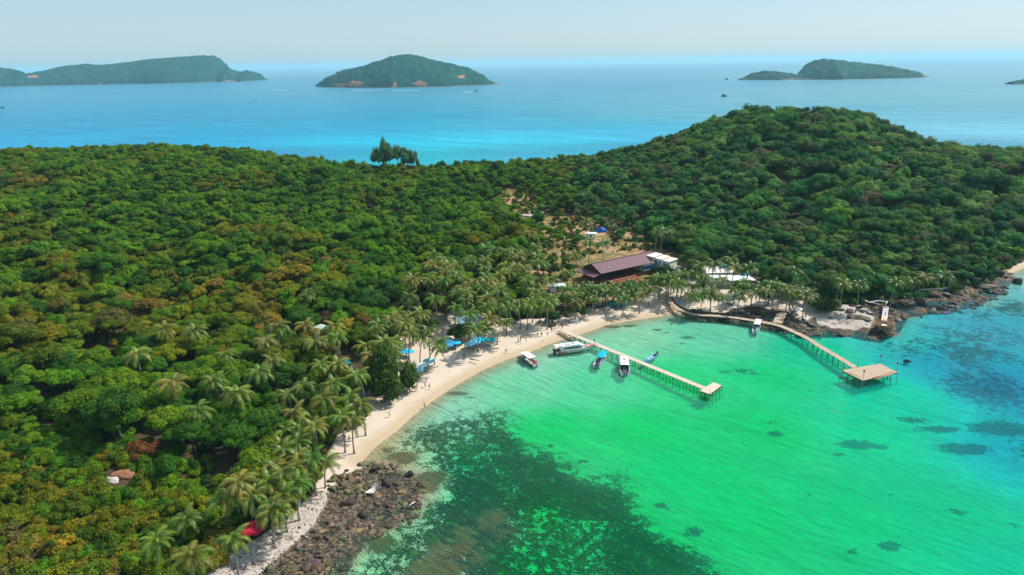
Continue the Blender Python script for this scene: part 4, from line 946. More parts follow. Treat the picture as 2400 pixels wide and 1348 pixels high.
# kerb board along the seaward side of the first stretch
PC2 = [at(1973, 868, BZ+.1)[:2], at(2062, 852, BZ+.1)[:2], at(2104, 873, BZ+.1)[:2], at(2022, 892, BZ+.1)[:2]]
landing(bwk, PC2, BZ+.1, 16, plank_m, 0, 2.3, .25)
A_, B_, C_, D_ = [np.array(p) for p in PC2]
for (a, b), h in zip([(2062, 852), (2101, 870), (2022, 891), (1983, 865), (2009, 862)], [2.6, 2.6, 2.9, 1.5, 1.7]):
    p = at(a, b, BZ+.1); e = empty('lamp_pole', (p[0], p[1], BZ+.1), 0, uniq('rust brown pole with a small crosspiece on the big deck', {0: ['at its back corner'], 1: ['at its seaward corner'], 2: ['at its front corner'], 3: ['at its landward corner'], 4: ['where the boardwalk meets it']}[[2062, 2101, 2022, 1983, 2009].index(a)]), 'pole', 'poles round the big deck')
    MB().rod([(0, 0, -.1), (.06, 0, h)], .055, 6).build('shaft', mat('rust_pole', (.26, .07, .04), .7, .2), e)
    if h > 2: MB().bar((-.35, 0, h-.35), (.4, .05, h-.3), .12, .18).build('crosspiece', mat('rust_pole', (.3, .1, .05)), e); MB().box(-.12, .18, -.1, .12, h-.15, h+.1).build('lamp_head', mat('rust_pole', (.3, .1, .05)), e)
for (a, b, c, d) in [(2045, 886, 2090, 872), (2050, 889, 2092, 877), (1990, 872, 2015, 884)]:
    p, q = at(a, b, BZ+.14), at(c, d, BZ+.14); tag(MB().bar(p, q, .25, .10).build('loose_board', mat('raw_board', (.45, .22, .12), .8, .1)), {2045: 'loose brown board lying across the seaward edge of the big deck', 2050: 'second loose brown board lying nearer the corner of the big deck', 1990: 'narrow loose board on the landward edge of the big deck'}[a], 'board', 'loose boards on the deck')
# ramp between boardwalk and rocky terrace
rp_ = empty('boardwalk_ramp', (0, 0, 0), 0, 'wide timber ramp joining the curved boardwalk to the sandy terrace', 'ramp')
a, b = at(1822, 757, BZ+.012), onland(1833, 738); deck_line(rp_, [a, b], 2.9, BZ+.03, .5, .05, plank_m)
for u in (.1, .6): 
    for s_ in (-1.3, 1.3):
        c = a[:2]+(b[:2]-a[:2])*u; MB().rod([(c[0]+s_, c[1], ground(*c)-.3), (c[0]+s_, c[1], BZ)], .09, 6).build('post', post_m, rp_)
# sea wall under the landward end of the boardwalk
sw = spline([at(a, b, 1.0)[:2]+np.array([.9, .9]) for a, b in BW[:8]], 5); mb = MB()
mb.loft([[(p[0], p[1]-.2, -.6), (p[0], p[1], 1.62), (p[0]+.35, p[1]+.35, 1.62), (p[0]+.35, p[1]+.35, -.6)] for p in sw])
tag(mb.build('sea_wall', mat('dark_stone', (.07, .065, .055), .9, .1, .35, 2, bump=.5)), 'low dark stone retaining wall under the landward boardwalk bend', 'wall')

# ------------------------------------------------------------------ boats
def hull_rings(L, B, H, dr=.35, n=14, flare=.8, sheer=.35):
    """open hull: stations from stern (x=0) to bow (x=L)"""
    out = []
    for i in range(n):
        u = i/(n-1); w_ = B/2*(1-max(0, (u-.45)/.55)**2.2)*(.92+.08*min(u*5, 1)); w_ = max(w_, .03)
        z = H+sheer*max(0, (u-.4)/.6)**1.6; kz = -dr*(1-max(0, (u-.6)/.4)**2*1.3); x = L*u+(.35*flare*0)
        fx = .06*L*u**4
        out.append([(x+fx, -w_, z), (x+fx*.4, -w_*flare, (z+kz)*.42), (x, 0, kz), (x+fx*.4, w_*flare, (z+kz)*.42), (x+fx, w_, z)])
    return out
def build_hull(parent, L, B, H, m_hull, m_deck, m_strip=None, sheer=.35, foredeck=.34, floor_z=.15, thick=.09):
    R_ = hull_rings(L, B, H, sheer=sheer); mb = MB()
    outer = R_; inner = []
    for k, r_ in enumerate(R_):
        wi = abs(r_[0][1]); s_ = max(wi-thick, .01)/max(wi, .02)
        inner.append([(r_[4][0], s_*r_[4][1], r_[4][2]), (r_[3][0], s_*r_[3][1]*.98, floor_z), (r_[1][0], s_*r_[1][1]*.98, floor_z), (r_[0][0], s_*r_[0][1], r_[0][2])])
    mb.loft([a+b for a, b in zip(outer, inner)])
    h_ = mb.build('hull', m_hull, parent)
    n = len(R_); k0 = int(n*(1-foredeck)); dk = MB()
    rows = [[(r_[0][0], r_[0][1]*.97, r_[0][2]+.02), (r_[0][0], 0, r_[0][2]+.10), (r_[4][0], r_[4][1]*.97, r_[4][2]+.02)] for r_ in R_[k0:]]
    rows2 = [[(p[0], p[1], p[2]-.05) for p in r_[::-1]] for r_ in rows]
    dk.loft([a+b for a, b in zip(rows, rows2)]); dk.build('foredeck', m_deck, parent)
    tr_ = MB().box(-.06, .06, -B*.44, B*.44, 0, H*.92); tr_.build('transom', m_hull, parent)
    if m_strip:
        for s_ in (0, 4):
            sg = 1 if s_ == 4 else -1
            sb = MB(); sb.loft([[(r_[s_][0], r_[s_][1]+sg*.01, r_[s_][2]-.16), (r_[s_][0], r_[s_][1]+sg*.035, r_[s_][2]-.16), (r_[s_][0], r_[s_][1]+sg*.035, r_[s_][2]-.03), (r_[s_][0], r_[s_][1]+sg*.01, r_[s_][2]-.03)] for r_ in R_])
            sb.build('rubbing_strake', m_strip, parent)
    return R_
def outboard(parent, x, y, z, m_cowl):
    e = MB(); e.loft([[(x-.62, y-.15, z+.15), (x-.08, y-.19, z+.15), (x-.08, y+.19, z+.15), (x-.62, y+.15, z+.15)], [(x-.66, y-.17, z+.42), (x-.06, y-.22, z+.42), (x-.06, y+.22, z+.42), (x-.66, y+.17, z+.42)], [(x-.55, y-.12, z+.66), (x-.14, y-.16, z+.70), (x-.14, y+.16, z+.70), (x-.55, y+.12, z+.66)]])
    o = e.build('outboard_motor', m_cowl, parent, bev=.03)
    MB().box(x-.42, x-.18, y-.06, y+.06, z-.75, z+.16).build('motor_leg', black, o)
    MB().box(x+.02, x+.35, y-.03, y+.03, z+.2, z+.27).build('tiller', black, o)
def boat_at(name, bow, stern, label, z=0.0):
    b = at(*bow, .9); s = at(*stern, .5); d = b[:2]-s[:2]; L = float(np.linalg.norm(d)); e = empty(name, (s[0], s[1], z), math.atan2(d[1], d[0]), label, 'boat', 'boats in the bay'); return e, L
# large white passenger speedboat
e, L = boat_at('passenger_speedboat', (1391, 812), (1302, 826), 'large white covered passenger speedboat with red lettering nosing up to the jetty')
B = 3.0; Rr = build_hull(e, L, B, 1.25, white, mat('faded_red_deck', (.72, .30, .26), .5, .3), red, .45, .26, .45)
hl = [-.02, .12, .30, .45, .6, .72, .80]
def cab(u, half, z0, z1, inset): return [(L*u, -half, z0), (L*u, -half+inset, z1), (L*u, 0, z1+.16), (L*u, half-inset, z1), (L*u, half, z0)]
mb = MB(); mb.loft([cab(.10, 1.34, 1.15, 2.45, .16), cab(.2, 1.36, 1.2, 2.5, .16), cab(.5, 1.34, 1.24, 2.55, .18), cab(.64, 1.26, 1.3, 2.5, .22), cab(.76, 1.06, 1.4, 1.75, .25)]); mb.build('cabin', white, e)
for s_ in (-1, 1):
    w0 = MB(); us = np.linspace(.15, .66, 9)
    for i in range(8):
        a, b = us[i]+.004, us[i+1]-.004; zt_ = 2.16 if i < 7 else 2.0; zl = 1.62
        y = lambda u, z: s_*((1.36-(0 if u < .5 else (u-.5)*.7))-(z-1.2)/1.3*.17+.02)
        w1 = MB().add([(L*a, y(a, zl), zl+(.2 if i == 0 else 0)*0), (L*b, y(b, zl), zl), (L*b, y(b, zt_), zt_), (L*a, y(a, zt_), zt_ if i else zl+.12), (L*a, y(a, zl)-s_*.03, zl), (L*b, y(b, zl)-s_*.03, zl), (L*b, y(b, zt_)-s_*.03, zt_), (L*a, y(a, zt_)-s_*.03, zt_ if i else zl+.12)],
            [(0,1,2,3),(7,6,5,4),(0,4,5,1),(1,5,6,2),(2,6,7,3),(3,7,4,0)]); w1.build('window', dglass, e)
mb = MB(); mb.slab([(L*.655, -.95, 2.42), (L*.755, -.85, 1.86), (L*.755, .85, 1.86), (L*.655, .95, 2.42)], (.5, 0, .86), .04); mb.build('windscreen', dglass, e)
mb = MB(); mb.slab([(L*-.02, -1.3, 2.62), (L*.62, -1.2, 2.78), (L*.62, 1.2, 2.78), (L*-.02, 1.3, 2.62)], (0, 0, 1), .07); mb.build('roof', white, e, bev=.02)
MB().box(L*.24, L*.40, -.55, .25, 2.80, 2.86).build('roof_mat', mat('pale_blue_paint', (.35, .60, .75), .5, .3), e)
MB().box(L*.44, L*.47, -.2, .2, 2.82, 3.0).build('roof_hatch', black, e)
f = MB(); f.rod([(L*.08, -.9, 2.7), (L*.06, -.9, 3.35), (L*.06, .9, 3.35), (L*.08, .9, 2.7)], .05, 6); f.build('roof_arch', red, e)
MB().slab([(L*.07, -.9, 2.72), (L*.16, -.9, 2.76), (L*.16, -.5, 2.76), (L*.07, -.5, 2.72)], (0, 0, 1), .03).build('roof_stripe', red, e)
for s_ in (-.75, 0, .75): outboard(e, -.05, s_, .75, black)
MB().box(.0, L*.1, -1.2, 1.2, .45, 1.0).build('stern_bench', dkred, e)
for k, (u, wd, hh) in enumerate([(.045, .95, .62), (.145, .62, .52), (.225, .5, .34)]):        # red block letters near the stern
    for s_ in (-1, 1):
        o = MB(); x0 = L*u; yy = s_*(B/2*.985+.0)
        o.add([(x0, yy, .38+.05*k), (x0+wd, yy+s_*.02, .38+.05*k), (x0+wd, yy+s_*.05, .38+.05*k+hh), (x0, yy+s_*.03, .38+.05*k+hh), (x0, yy-s_*.2, .38), (x0+wd, yy-s_*.2, .38), (x0+wd, yy-s_*.2, .9), (x0, yy-s_*.2, .9)], [(0,1,2,3),(7,6,5,4),(0,4,5,1),(1,5,6,2),(2,6,7,3),(3,7,4,0)]); o.build('red_letter_block', red, e)
greenp = mat('green_letter', (.02, .25, .22), .5, .3)
rl = np.random.default_rng(5)
for k in range(9):              # small illegible green and navy characters along the topsides
    x0 = L*(.33+.048*k); yy = B/2*.95; hh = .26
    o = MB(); o.box(x0, x0+.07, -yy-.14, -yy-.02, .62, .62+hh); o.box(x0+.07, x0+.26, -yy-.14, -yy-.02, .62+(hh*.4 if k % 2 else hh*.75), .62+(hh*.4 if k % 2 else hh*.75)+.07)
    if k % 3 == 0: o.box(x0+.19, x0+.26, -yy-.14, -yy-.02, .62, .62+hh)
    o.build('hull_character', greenp if k < 6 else navy, e)
f = MB(); [f.rod([(L*u, s_*.7*(1-(u-.8)*3), 1.6+.1), (L*u, s_*.7*(1-(u-.8)*3), 2.15)], .025, 5) for u in (.82, .90, .97) for s_ in (-1, 1)]
f.rod([(L*.82, -.66, 2.15), (L*.97, -.35, 2.2), (L*1.02, 0, 2.25), (L*.97, .35, 2.2), (L*.82, .66, 2.15)], .025, 5); f.build('bow_rail', metal, e)
# open speedboats
def speedboat(bow, stern, label, m_top, m_hull, m_strip, roof=(.22, .78), B=2.3, seats=dkred, motors=2, cowl=None, solid=False, hz=2.15):
    e, L = boat_at('speedboat', bow, stern, label)
    build_hull(e, L, B, .95, m_hull, white, m_strip, .4, .3, .25)
    x0, x1 = L*roof[0], L*roof[1]; mb = MB()
    rows = [[(x, y, hz+.10*(1-(y/1.1)**2)+.05*math.sin(math.pi*(x-x0)/(x1-x0))) for y in np.linspace(-B*.47, B*.47, 7)] for x in np.linspace(x0, x1, 6)]
    mb.loft([r_+[(p[0], p[1], p[2]-.07) for p in r_[::-1]] for r_ in rows]); mb.build('canopy', m_top, e)
    for x in ((x0+.15, x1-.15) if solid else (x0+.15, (x0+x1)/2, x1-.15)):
        for s_ in (-1, 1): MB().rod([(x, s_*B*.44, .9), (x, s_*B*.44, hz)], .035, 5).build('canopy_post', metal, e)
    if solid:
        for s_ in (-1, 1): MB().slab([(x0+.2, s_*B*.45, .95), (x1, s_*B*.43, .95), (x1-.3, s_*B*.42, 2.05), (x0+.4, s_*B*.43, 2.05)], (0, s_, 0), .05).build('side_window', dglass, e)
        MB().box(x0+L*.35, x0+L*.42, -.35, .35, hz+.12, hz+.2).build('roof_hatch', black, e); MB().box(x0+L*.12, x0+L*.14, -.4, .4, hz+.12, hz+.17).build('roof_slot', black, e)
    MB().slab([(x1-.1, -.85, 1.55), (x1+.5, -.7, 1.05), (x1+.5, .7, 1.05), (x1-.1, .85, 1.55)], (.6, 0, .8), .03).build('windscreen', dglass, e)
    for s_ in (-1, 1): MB().box(L*.1, L*.62, s_*B*.30-.22, s_*B*.30+.22, .25, .62).build('bench', seats, e, bev=.03)
    MB().box(L*.06, L*.14, -B*.36, B*.36, .25, .80).build('stern_bench', seats, e, bev=.03)
    MB().box(x1-.9, x1-.5, -.75, -.1, .25, 1.15).build('console', white, e)
    for i in range(motors): outboard(e, -.05, (i-(motors-1)/2)*.62, .55, cowl or white)
    return e, L
speedboat((1221, 829), (1257, 856), 'white speedboat with white awning and dark red seats floating by the beach', white, white, dkred, cowl=mat('grey_cowl', (.45, .47, .50), .3, .5), motors=1, B=2.5)
speedboat((1418, 828), (1399, 859), 'white speedboat with bright turquoise awning and black twin motors', teal, white, None, cowl=black, B=2.5, roof=(.32, .86), seats=navy)
speedboat((1462, 842), (1465, 878), 'white hardtop speedboat with navy side stripes lying stern out by the jetty', white, white, navy, cowl=navy, B=2.7, roof=(.30, .92), motors=2, solid=True, seats=mat('charcoal_seat', (.06, .05, .055), .7, .2))
speedboat((1778, 754), (1770, 780), 'small white boat with grey awning moored under the boardwalk', mat('grey_white_canvas', (.60, .62, .62), .7, .2), white, None, cowl=mat('black_cowl', (.03, .035, .04), .4, .5), B=2.2, roof=(.35, .9), seats=mat('green_seat', (.03, .22, .15), .6, .2), motors=1)
e, L = boat_at('skiff', (1508, 848), (1540, 828), 'small pale blue open skiff with black motor on the far side of the jetty')
pb = mat('pale_blue_hull', (.30, .58, .75), .45, .4, .15); build_hull(e, L, 1.5, .55, pb, mat('blue_deck', (.02, .18, .5), .5, .3), navy, .35, .3, .12)
for u in (.3, .55): MB().box(L*u, L*u+.25, -.6, .6, .35, .42).build('thwart', pb, e)
MB().box(L*.42, L*.5, -.3, .1, .14, .32).build('red_bag', red, e); outboard(e, -.05, 0, .35, black); MB().box(L*.05, L*.22, -.4, .4, .14, .5).build('fuel_box', black, e)
# blue dinghy and teal tarpaulin on the sand, dark covered boats
def beached(px, py, L, B, rz, m1, m2, label, H=.55):
    q = onland(px, py); e = empty('dinghy', (q[0], q[1], q[2]+.25), rz, label, 'boat', 'boats pulled up on the sand')
    build_hull(e, L, B, H, m1, m2, None, .25, .25, .12)
    MB().box(L*.3, L*.36, -B*.42, B*.42, H*.6, H*.7).build('thwart', m2, e); MB().box(L*.6, L*.66, -B*.36, B*.36, H*.6, H*.7).build('thwart', m2, e)
beached(1436, 722, 4.4, 1.5, .02, mat('royal_blue', (.01, .17, .36), .5, .3), mat('royal_blue_in', (.02, .25, .45), .5, .3), 'bright blue dinghy resting on the sand beside the teal tarpaulin')
beached(1388, 722, 4.2, 1.7, .05, navy, mat('dark_cloth', (.02, .03, .06), .8, .1), 'dark navy boat drawn up on the sand under the palms')
def tarp(px, py, rx, ry, h, m_, label, name='tarpaulin', zoff=0):
    q = onland(px, py); V, Fa = ico(3); V = V.copy(); n_ = .45+1.1*fbm(V[:, 0]*3+5+px, V[:, 1]*3+V[:, 2]*4+9, 1.0, 4)
    V = V*n_[:, None]*np.array([rx, ry, h]); V[:, 2] = np.maximum(V[:, 2], -.05)
    o = ob(name, mesh(name, V, Fa, m_, True), None, (q[0], q[1], q[2]+zoff)); return tag(o, label, name.replace('_', ' '))
tarp(1436, 713, 1.7, 1.2, 1.7, mat('teal_tarp', (.02, .42, .38), .6, .3, .2), 'crumpled teal tarpaulin heap behind the blue dinghy')
tarp(1408, 543, 2.6, 1.8, 2.2, mat('blue_tarp', (.01, .10, .55), .5, .4, .2), 'bright royal blue tarpaulin heap beside the white hut on the dry clearing')
# ------------------------------------------------------------------ boats and wakes far out
def far_boat(px, py, L, hgt, m_, label, rz=.2, cabin=white):
    p = at(px, py); e = empty('distant_boat', (p[0], p[1], 0), rz, label, 'boat', 'boats far out at sea')
    build_hull(e, L, L*.28, hgt, m_, m_, None, hgt*.5, .3, .2); MB().box(L*.15, L*.5, -L*.1, L*.1, hgt, hgt*2.3).build('cabin', cabin, e); MB().box(L*.12, L*.56, -L*.12, L*.12, hgt*2.3, hgt*2.45).build('roof', cabin, e)
dkh = mat('dark_hull', (.02, .05, .07), .6, .2)
far_boat(593, 238, 9, 2.2, white, 'white boat alone on the open blue sea west of the dome island')
far_boat(1691, 227, 14, 2.6, dkh, 'dark fishing boat on the sea below the two humped island', cabin=dkh)
far_boat(1110, 216, 20, 3.0, white, 'white boat leaving a short wake below the end of the dome island', .1, mat('far_teal', (.1, .25, .3)))
far_boat(2, 254, 8, 1.6, dkh, 'tiny dark boat at the western edge of the sea', .3, dkh)
far_boat(1700, 187, 14, 3.0, dkh, 'tiny dark boat near the tip of the low spur island', .1, dkh)
far_boat(676, 212, 14, 2.4, white, 'speeding white boat with a long wake between the two western islands', .05)
far_boat(889, 212, 12, 2.2, white, 'speeding white boat close under the dome island', .05)
g = N('wake_foam'); n_ = g.noise(.25, 3, g.pos()); b_ = g.n('BsdfPrincipled', {'Base Color': g.mix(n_, (.35, .6, .68), (.9, .92, .92)), 'Roughness': .6}); MF = g.finish(b_.outputs[0])
for k, (a, b, c, d, w_) in enumerate([(640, 210.5, 684, 211.5, 5), (826, 211, 893, 212, 5), (920, 211.5, 982, 212, 4), (1092, 216, 1108, 216.5, 7)]):
    p, q = at(a, b), at(c, d); t = unit(q-p); s_ = np.array([-t[1], t[0], 0]); n = 14
    rows = [[p+(q-p)*i/n-s_*w_*(1.6-i/n)*.7+[0, 0, .05], p+(q-p)*i/n+[0, 0, .35], p+(q-p)*i/n+s_*w_*(1.6-i/n)*.7+[0, 0, .05]] for i in range(n+1)]
    mb = MB(); mb.loft(rows, cap=False, closed=False); kind(mb.build('wake_foam', MF), 'stuff', 'white streak of boat wake on the far sea')
# ------------------------------------------------------------------ buildings
rib_m = mat('plum_metal_roof', (.185, .085, .105), .45, .4, .10, 1.5); rib_d = mat('plum_metal_trim', (.12, .055, .065), .5, .4)
def P3(px, py, z): return at(px, py, z)
# long restaurant with a plum metal gable roof: eave ends and ridge ends
gz = 3.9
eL, eR = P3(1409, 642, gz+3.6), P3(1545, 612, gz+3.6)
axd = unit((eR-eL)*[1, 1, 0]); back = np.array([-axd[1], axd[0], 0]); Lb = float(np.linalg.norm((eR-eL)[:2])); Wd = 12.0
e = empty('restaurant', (eL[0], eL[1], gz), math.atan2(axd[1], axd[0]), 'long open sided restaurant under a plum coloured metal gable roof behind the palms', 'building')
def lw(x, y, z): return (x, y, z)
ez, rz_ = 3.6, 6.2
n = 34; rp2 = []
pan = MB().slab([(0, 0, 0), (Lb/n-.05, 0, 0), (Lb/n-.05, Wd/2, rz_-ez), (0, Wd/2, rz_-ez)], unit(np.array([0, -(rz_-ez), Wd/2])), .06)
pan.bar((0, -.05, .05), (0, Wd/2, rz_-ez+.05), .09, .10)
pm1 = mesh('roof_panel', pan.V, pan.F, rib_m)
pan = MB().slab([(0, Wd, 0), (0, Wd/2, rz_-ez), (Lb/n-.05, Wd/2, rz_-ez), (Lb/n-.05, Wd, 0)], unit(np.array([0, (rz_-ez), Wd/2])), .06)
pan.bar((0, Wd+.05, .05), (0, Wd/2, rz_-ez+.05), .09, .10); pm2 = mesh('roof_panel', pan.V, pan.F, rib_m)
roof = MB().bar((-.1, Wd/2, rz_+.06), (Lb+.1, Wd/2, rz_+.06), .5, .1); roof = roof.build('roof', rib_d, e)
for i in range(n):
    ob('roof_panel', pm1, roof, (i*Lb/n, 0, ez)); ob('roof_panel', pm2, roof, (i*Lb/n, 0, ez))
for x in (.02, Lb-.12): MB().slab([(x, .3, ez-.1), (x, Wd-.3, ez-.1), (x, Wd/2, rz_-.15)], (-1, 0, 0), .1).build('gable', mat('dark_gable', (.05, .035, .04), .7, .2), e)
MB().slab([(-3.2, .6, ez-1.1), (-.1, .3, ez-.3), (-.1, Wd-.5, ez-.3), (-3.2, Wd-.9, ez-1.1)], unit(np.array([-.25, 0, 1])), .1).build('lean_to_roof', rib_m, e)
for i in range(10): MB().box(i*Lb*.72/9+.3, i*Lb*.72/9+.55, .7, .95, -.6, ez-.05).build('post', mat('dark_timber', (.06, .03, .025), .7, .2), e)
for i in range(5): MB().box(i*Lb*.72/4+.3, i*Lb*.72/4+.55, Wd-1, Wd-.75, -.6, ez-.05).build('post', mat('dark_timber', (.06, .03, .025)), e)
MB().box(.2, Lb*.99, .5, Wd-.5, -.8, .25).build('floor', mat('red_tile_floor', (.20, .07, .05), .6, .3, .2), e)
MB().box(.5, Lb*.7, Wd-1.2, Wd-1.0, .25, ez-.2).build('wall', mat('dull_brown_wall', (.25, .2, .17), .8, .2), e)  # back wall in one even dull brown
MB().box(Lb*.74, Lb-.3, .9, 1.1, .25, ez-.12).build('wall', cream, e); MB().box(Lb*.75, Lb-.9, .8, .89, 1.0, 2.4).build('blue_window', mat('blue_glass', (.01, .12, .32), .15, .6, .1), e)
MB().box(Lb*.74, Lb*.745+.2, .9, Wd-1, .25, ez-.12).build('wall', cream, e)
for i in range(7):      # tables and benches under the roof
    t_ = MB().box(2+i*2.7, 3.4+i*2.7, 2.2, 3.1, .95, 1.02); t_.box(2.6+i*2.7, 2.75+i*2.7, 2.55, 2.7, .25, .95); t_.build('table', mat('dark_timber', (.06, .03, .025)), e)
MB().box(5.2, 5.9, 1.7, 2.1, ez+.85, ez+1.25).build('roof_vent', white, e, rot=(0, 0, 0))
# red terraced steps in front
stp = empty('terrace_steps', tuple(np.array([eL[0], eL[1], gz])+axd*5-back*.2), math.atan2(axd[1], axd[0]), 'broad flight of brick red terrace steps before the long restaurant', 'steps')
tred = mat('brick_red_tread', (.42, .14, .09), .7, .2, .15); tdk = mat('step_riser', (.24, .08, .06), .8, .1)
for i in range(8): MB().box(-1, 12.5, -.75-.72*i, -.06-.72*i, -3.2, .1-.26*i).build('tread', tred if i % 2 == 0 else tdk, stp)
MB().box(-1.5, 13, -6.35, -5.95, -3.2, -1.5).build('kerb', cream, stp)
# white stepped house with blue arched openings
h0 = P3(1562, 640, gz); e = empty('white_house', tuple(h0*[1, 1, 0]+[0, 0, gz]), .78, 'white stepped house with three flat roof slabs and blue arched openings', 'building')
archb = mat('turquoise_arch', (.0, .22, .32), .3, .5)
for i, (x0, y0, z1) in enumerate([(0, 6.4, 5.4), (.9, 3.2, 4.8), (1.8, 0, 4.2)]):
    b_ = MB().box(x0, x0+5.6, y0, y0+3.19, -2, z1); wl_ = b_.build('wall', cream, e)
    MB().box(x0-.45, x0+6.0, y0-.3, y0+3.3, z1+.002+.01*i, z1+.22).build('roof_slab', mat('cream_slab', (.80, .72, .60), .8, .2, .06), e)  # roof slabs in one even warm cream
    for k in range(2):      # arched openings on the long side towards the bay
        yy = y0+.85+k*1.5; P = [(x0-.04, yy-.48, z1-2.7), (x0-.04, yy+.48, z1-2.7)]+[(x0-.04, yy+.48*math.cos(a), z1-1.15+.48*math.sin(a)) for a in np.linspace(0, math.pi, 7)]
        MB().slab(P, (-1, 0, 0), .07).build('arched_window', archb, e)
for k in range(3): MB().box(2.4+k*1.6, 2.85+k*1.6, -.07, .03, 1.4, 2.0).build('window', dglass, e)
MB().cyl(-1.6, 1.0, -2.6, 2.6, 1.5, 20).build('round_tower', cream, e, True); MB().cyl(-1.6, 1.0, 2.605, 2.85, 1.75, 20).build('tower_cap', white, e)
MB().box(-3.16, -3.05, .8, 1.2, .8, 1.3).build('window', dglass, e)
MB().box(-1.2, 5.0, -2.6, -2.35, -2.6, .9).build('garden_wall', cream, e)
MB().cyl(5.6, -1.7, -2.2, 1.7, 1.2, 16).build('drum', cream, e, True); MB().cyl(5.6, -1.7, 1.705, 1.9, 1.4, 16).build('drum_cap', white, e)
# white terrace building
t0 = P3(1690, 664, 3.4); e = empty('terrace_building', (t0[0], t0[1], 3.0), .05, 'white walled terrace building with broad pale roofs under the eastern palms', 'building')
MB().box(-4.2, 6.2, 4.0, 9.0, -.5, 3.4).build('wall', white, e); MB().slab([(-4.8, 3.6, 3.45), (6.6, 3.6, 3.45), (6.8, 9.6, 4.3), (-4.0, 9.6, 4.3)], unit(np.array([0, -.14, 1])), .16).build('roof', mat('pale_roof', (.72, .68, .60), .7, .2, .08), e)
MB().box(-4.9, 6.7, 3.35, 3.58, 3.18, 3.42).build('fascia', mat('dark_timber', (.06, .03, .025)), e)
MB().box(-3.8, 6.0, 0, 3.9, -.5, 2.2).build('wall', cream, e); MB().slab([(-3.6, -1.6, 2.0), (12.6, -2.6, 2.0), (11.6, 1.8, 2.6), (-3.9, 3.4, 2.9)], unit(np.array([0, -.15, 1])), .12).build('awning', mat('white_canvas', (.74, .76, .78), .7, .2, .05), e)
for x in (-3.2, 0, 4, 8, 12): MB().cyl(x, -1.4, -.6, 1.98, .07).build('post', white, e)
MB().box(8.6, 11.6, 1.9, 3.4, -.3, 3.3).build('blue_tank_box', mat('turquoise_paint', (.02, .42, .55), .4, .4), e, bev=.05)
MB().box(2.4, 5.0, 7.6, 9.2, 4.3, 5.3).build('roof_tank', mat('teal_tank', (.02, .25, .28), .5, .3), e, bev=.1)
# simple huts
def hut(px, py, w_, d_, h_, rise, rz, m_roof, label, m_wall=cream, hip=True, openside=False, z=None):
    q = onland(px, py, h_); e = empty('hut', tuple(q), rz, label, 'hut', 'small huts among the trees')
    if openside:
        for x in (-w_/2+.2, w_/2-.2):
            for y in (-d_/2+.2, d_/2-.2): MB().cyl(x, y, -.5, h_, .08).build('post', post_m, e)
        MB().box(-w_*.3, w_*.3, -d_*.25, d_*.25, 0, .7).build('counter', m_wall, e)
    else:
        MB().box(-w_/2+.25, w_/2-.25, -d_/2+.25, d_/2-.25, -.6, h_-.02).build('wall', m_wall, e); MB().box(-.45, .45, -d_/2+.17, -d_/2+.24, 0, 2.0).build('door', post_m, e)
    r_ = (w_-d_)/2 if hip else w_/2
    r_ = max(r_, .1); A = [(-w_/2, -d_/2, h_), (w_/2, -d_/2, h_), (w_/2, d_/2, h_), (-w_/2, d_/2, h_)]; K = [(-r_, 0, h_+rise), (r_, 0, h_+rise)]
    for P in ((A[0], A[1], K[1], K[0]), (A[2], A[3], K[0], K[1]), (A[1], A[2], K[1]), (A[3], A[0], K[0])):
        P_ = [np.array(p) for p in P]; nn = unit(np.cross(P_[1]-P_[0], P_[2]-P_[0])); MB().slab(P, nn, .06).build('roof_panel', m_roof, e)
    return e
hut(1097, 748, 8.5, 7, 2.7, 1.5, .3, mat('faded_blue_roof', (.42, .62, .66), .6, .3, .25, 1.2), 'open pavilion with a faded pale blue hipped roof behind the beach palms', openside=True)
hut(1305, 668, 6.5, 3.8, 2.2, .25, .15, mat('zinc_roof', (.60, .66, .70), .4, .5, .12), 'low shed with a plain pale zinc roof beside a sandy track', hip=False)
hut(1385, 546, 5.6, 3.4, 2.6, .2, .35-.5, mat('white_tin', (.72, .76, .72), .5, .4, .1), 'small hut with a white tin roof on the dry clearing', hip=False)
hut(754, 768, 5.5, 4.5, 2.8, .8, -.5, mat('mint_roof', (.45, .60, .50), .6, .3, .15), 'hut with a mint white roof half hidden by palm fronds')
hut(805, 850, 5.2, 3.6, 2.4, .7, -.9, mat('dark_teal_roof', (.02, .13, .13), .5, .4, .15), 'dark teal roofed hut hidden in the palms behind the beach')
# concrete slab remains in the clearing and grey rubble patch
def slabs(px, py, w_, d_, rz, m_, label, name='concrete_slab', h=.3):
    q = onland(px, py); pts = [(w_/2*math.cos(a)*(1+.18*math.sin(3*a+px)), d_/2*math.sin(a)*(1+.15*math.cos(4*a))) for a in np.linspace(0, 2*math.pi, 17)[:-1]]
    return tag(MB().slab([(x, y, h) for x, y in pts], (0, 0, 1), h+1.5).build(name, m_, loc=tuple(q), rot=(0, 0, rz)), label, name.replace('_', ' '))
pale_c = mat('broken_concrete', (.48, .42, .38), .9, .1, .35, .8, bump=.4)
slabs(1243, 505, 9, 8, .2, pale_c, 'pale broken concrete slab high on the clearing', h=.5); slabs(1265, 499, 6, 5, 1, pale_c, 'smaller pale concrete slab beside a grey bush on the clearing', h=.5)
slabs(1278, 628, 8, 7, .2, mat('grey_gravel', (.33, .29, .27), .95, .1, .4, 2), 'grey gravel pad west of the dry clearing', 'gravel_pad'); tarp(288, 1115, 2.6, 1.7, 1.1, mat('terracotta_heap', (.34, .16, .10), .95, .1, .5, 3, bump=.9), 'terracotta coloured rubble heap in the forest gap', 'rubble_heap')
tarp(260, 1128, 1.6, 1.1, .9, mat('white_rubble', (.50, .46, .43), .9, .1, .4, 3, bump=.9), 'pale grey rubble heap beside the terracotta heap', 'rubble_heap')
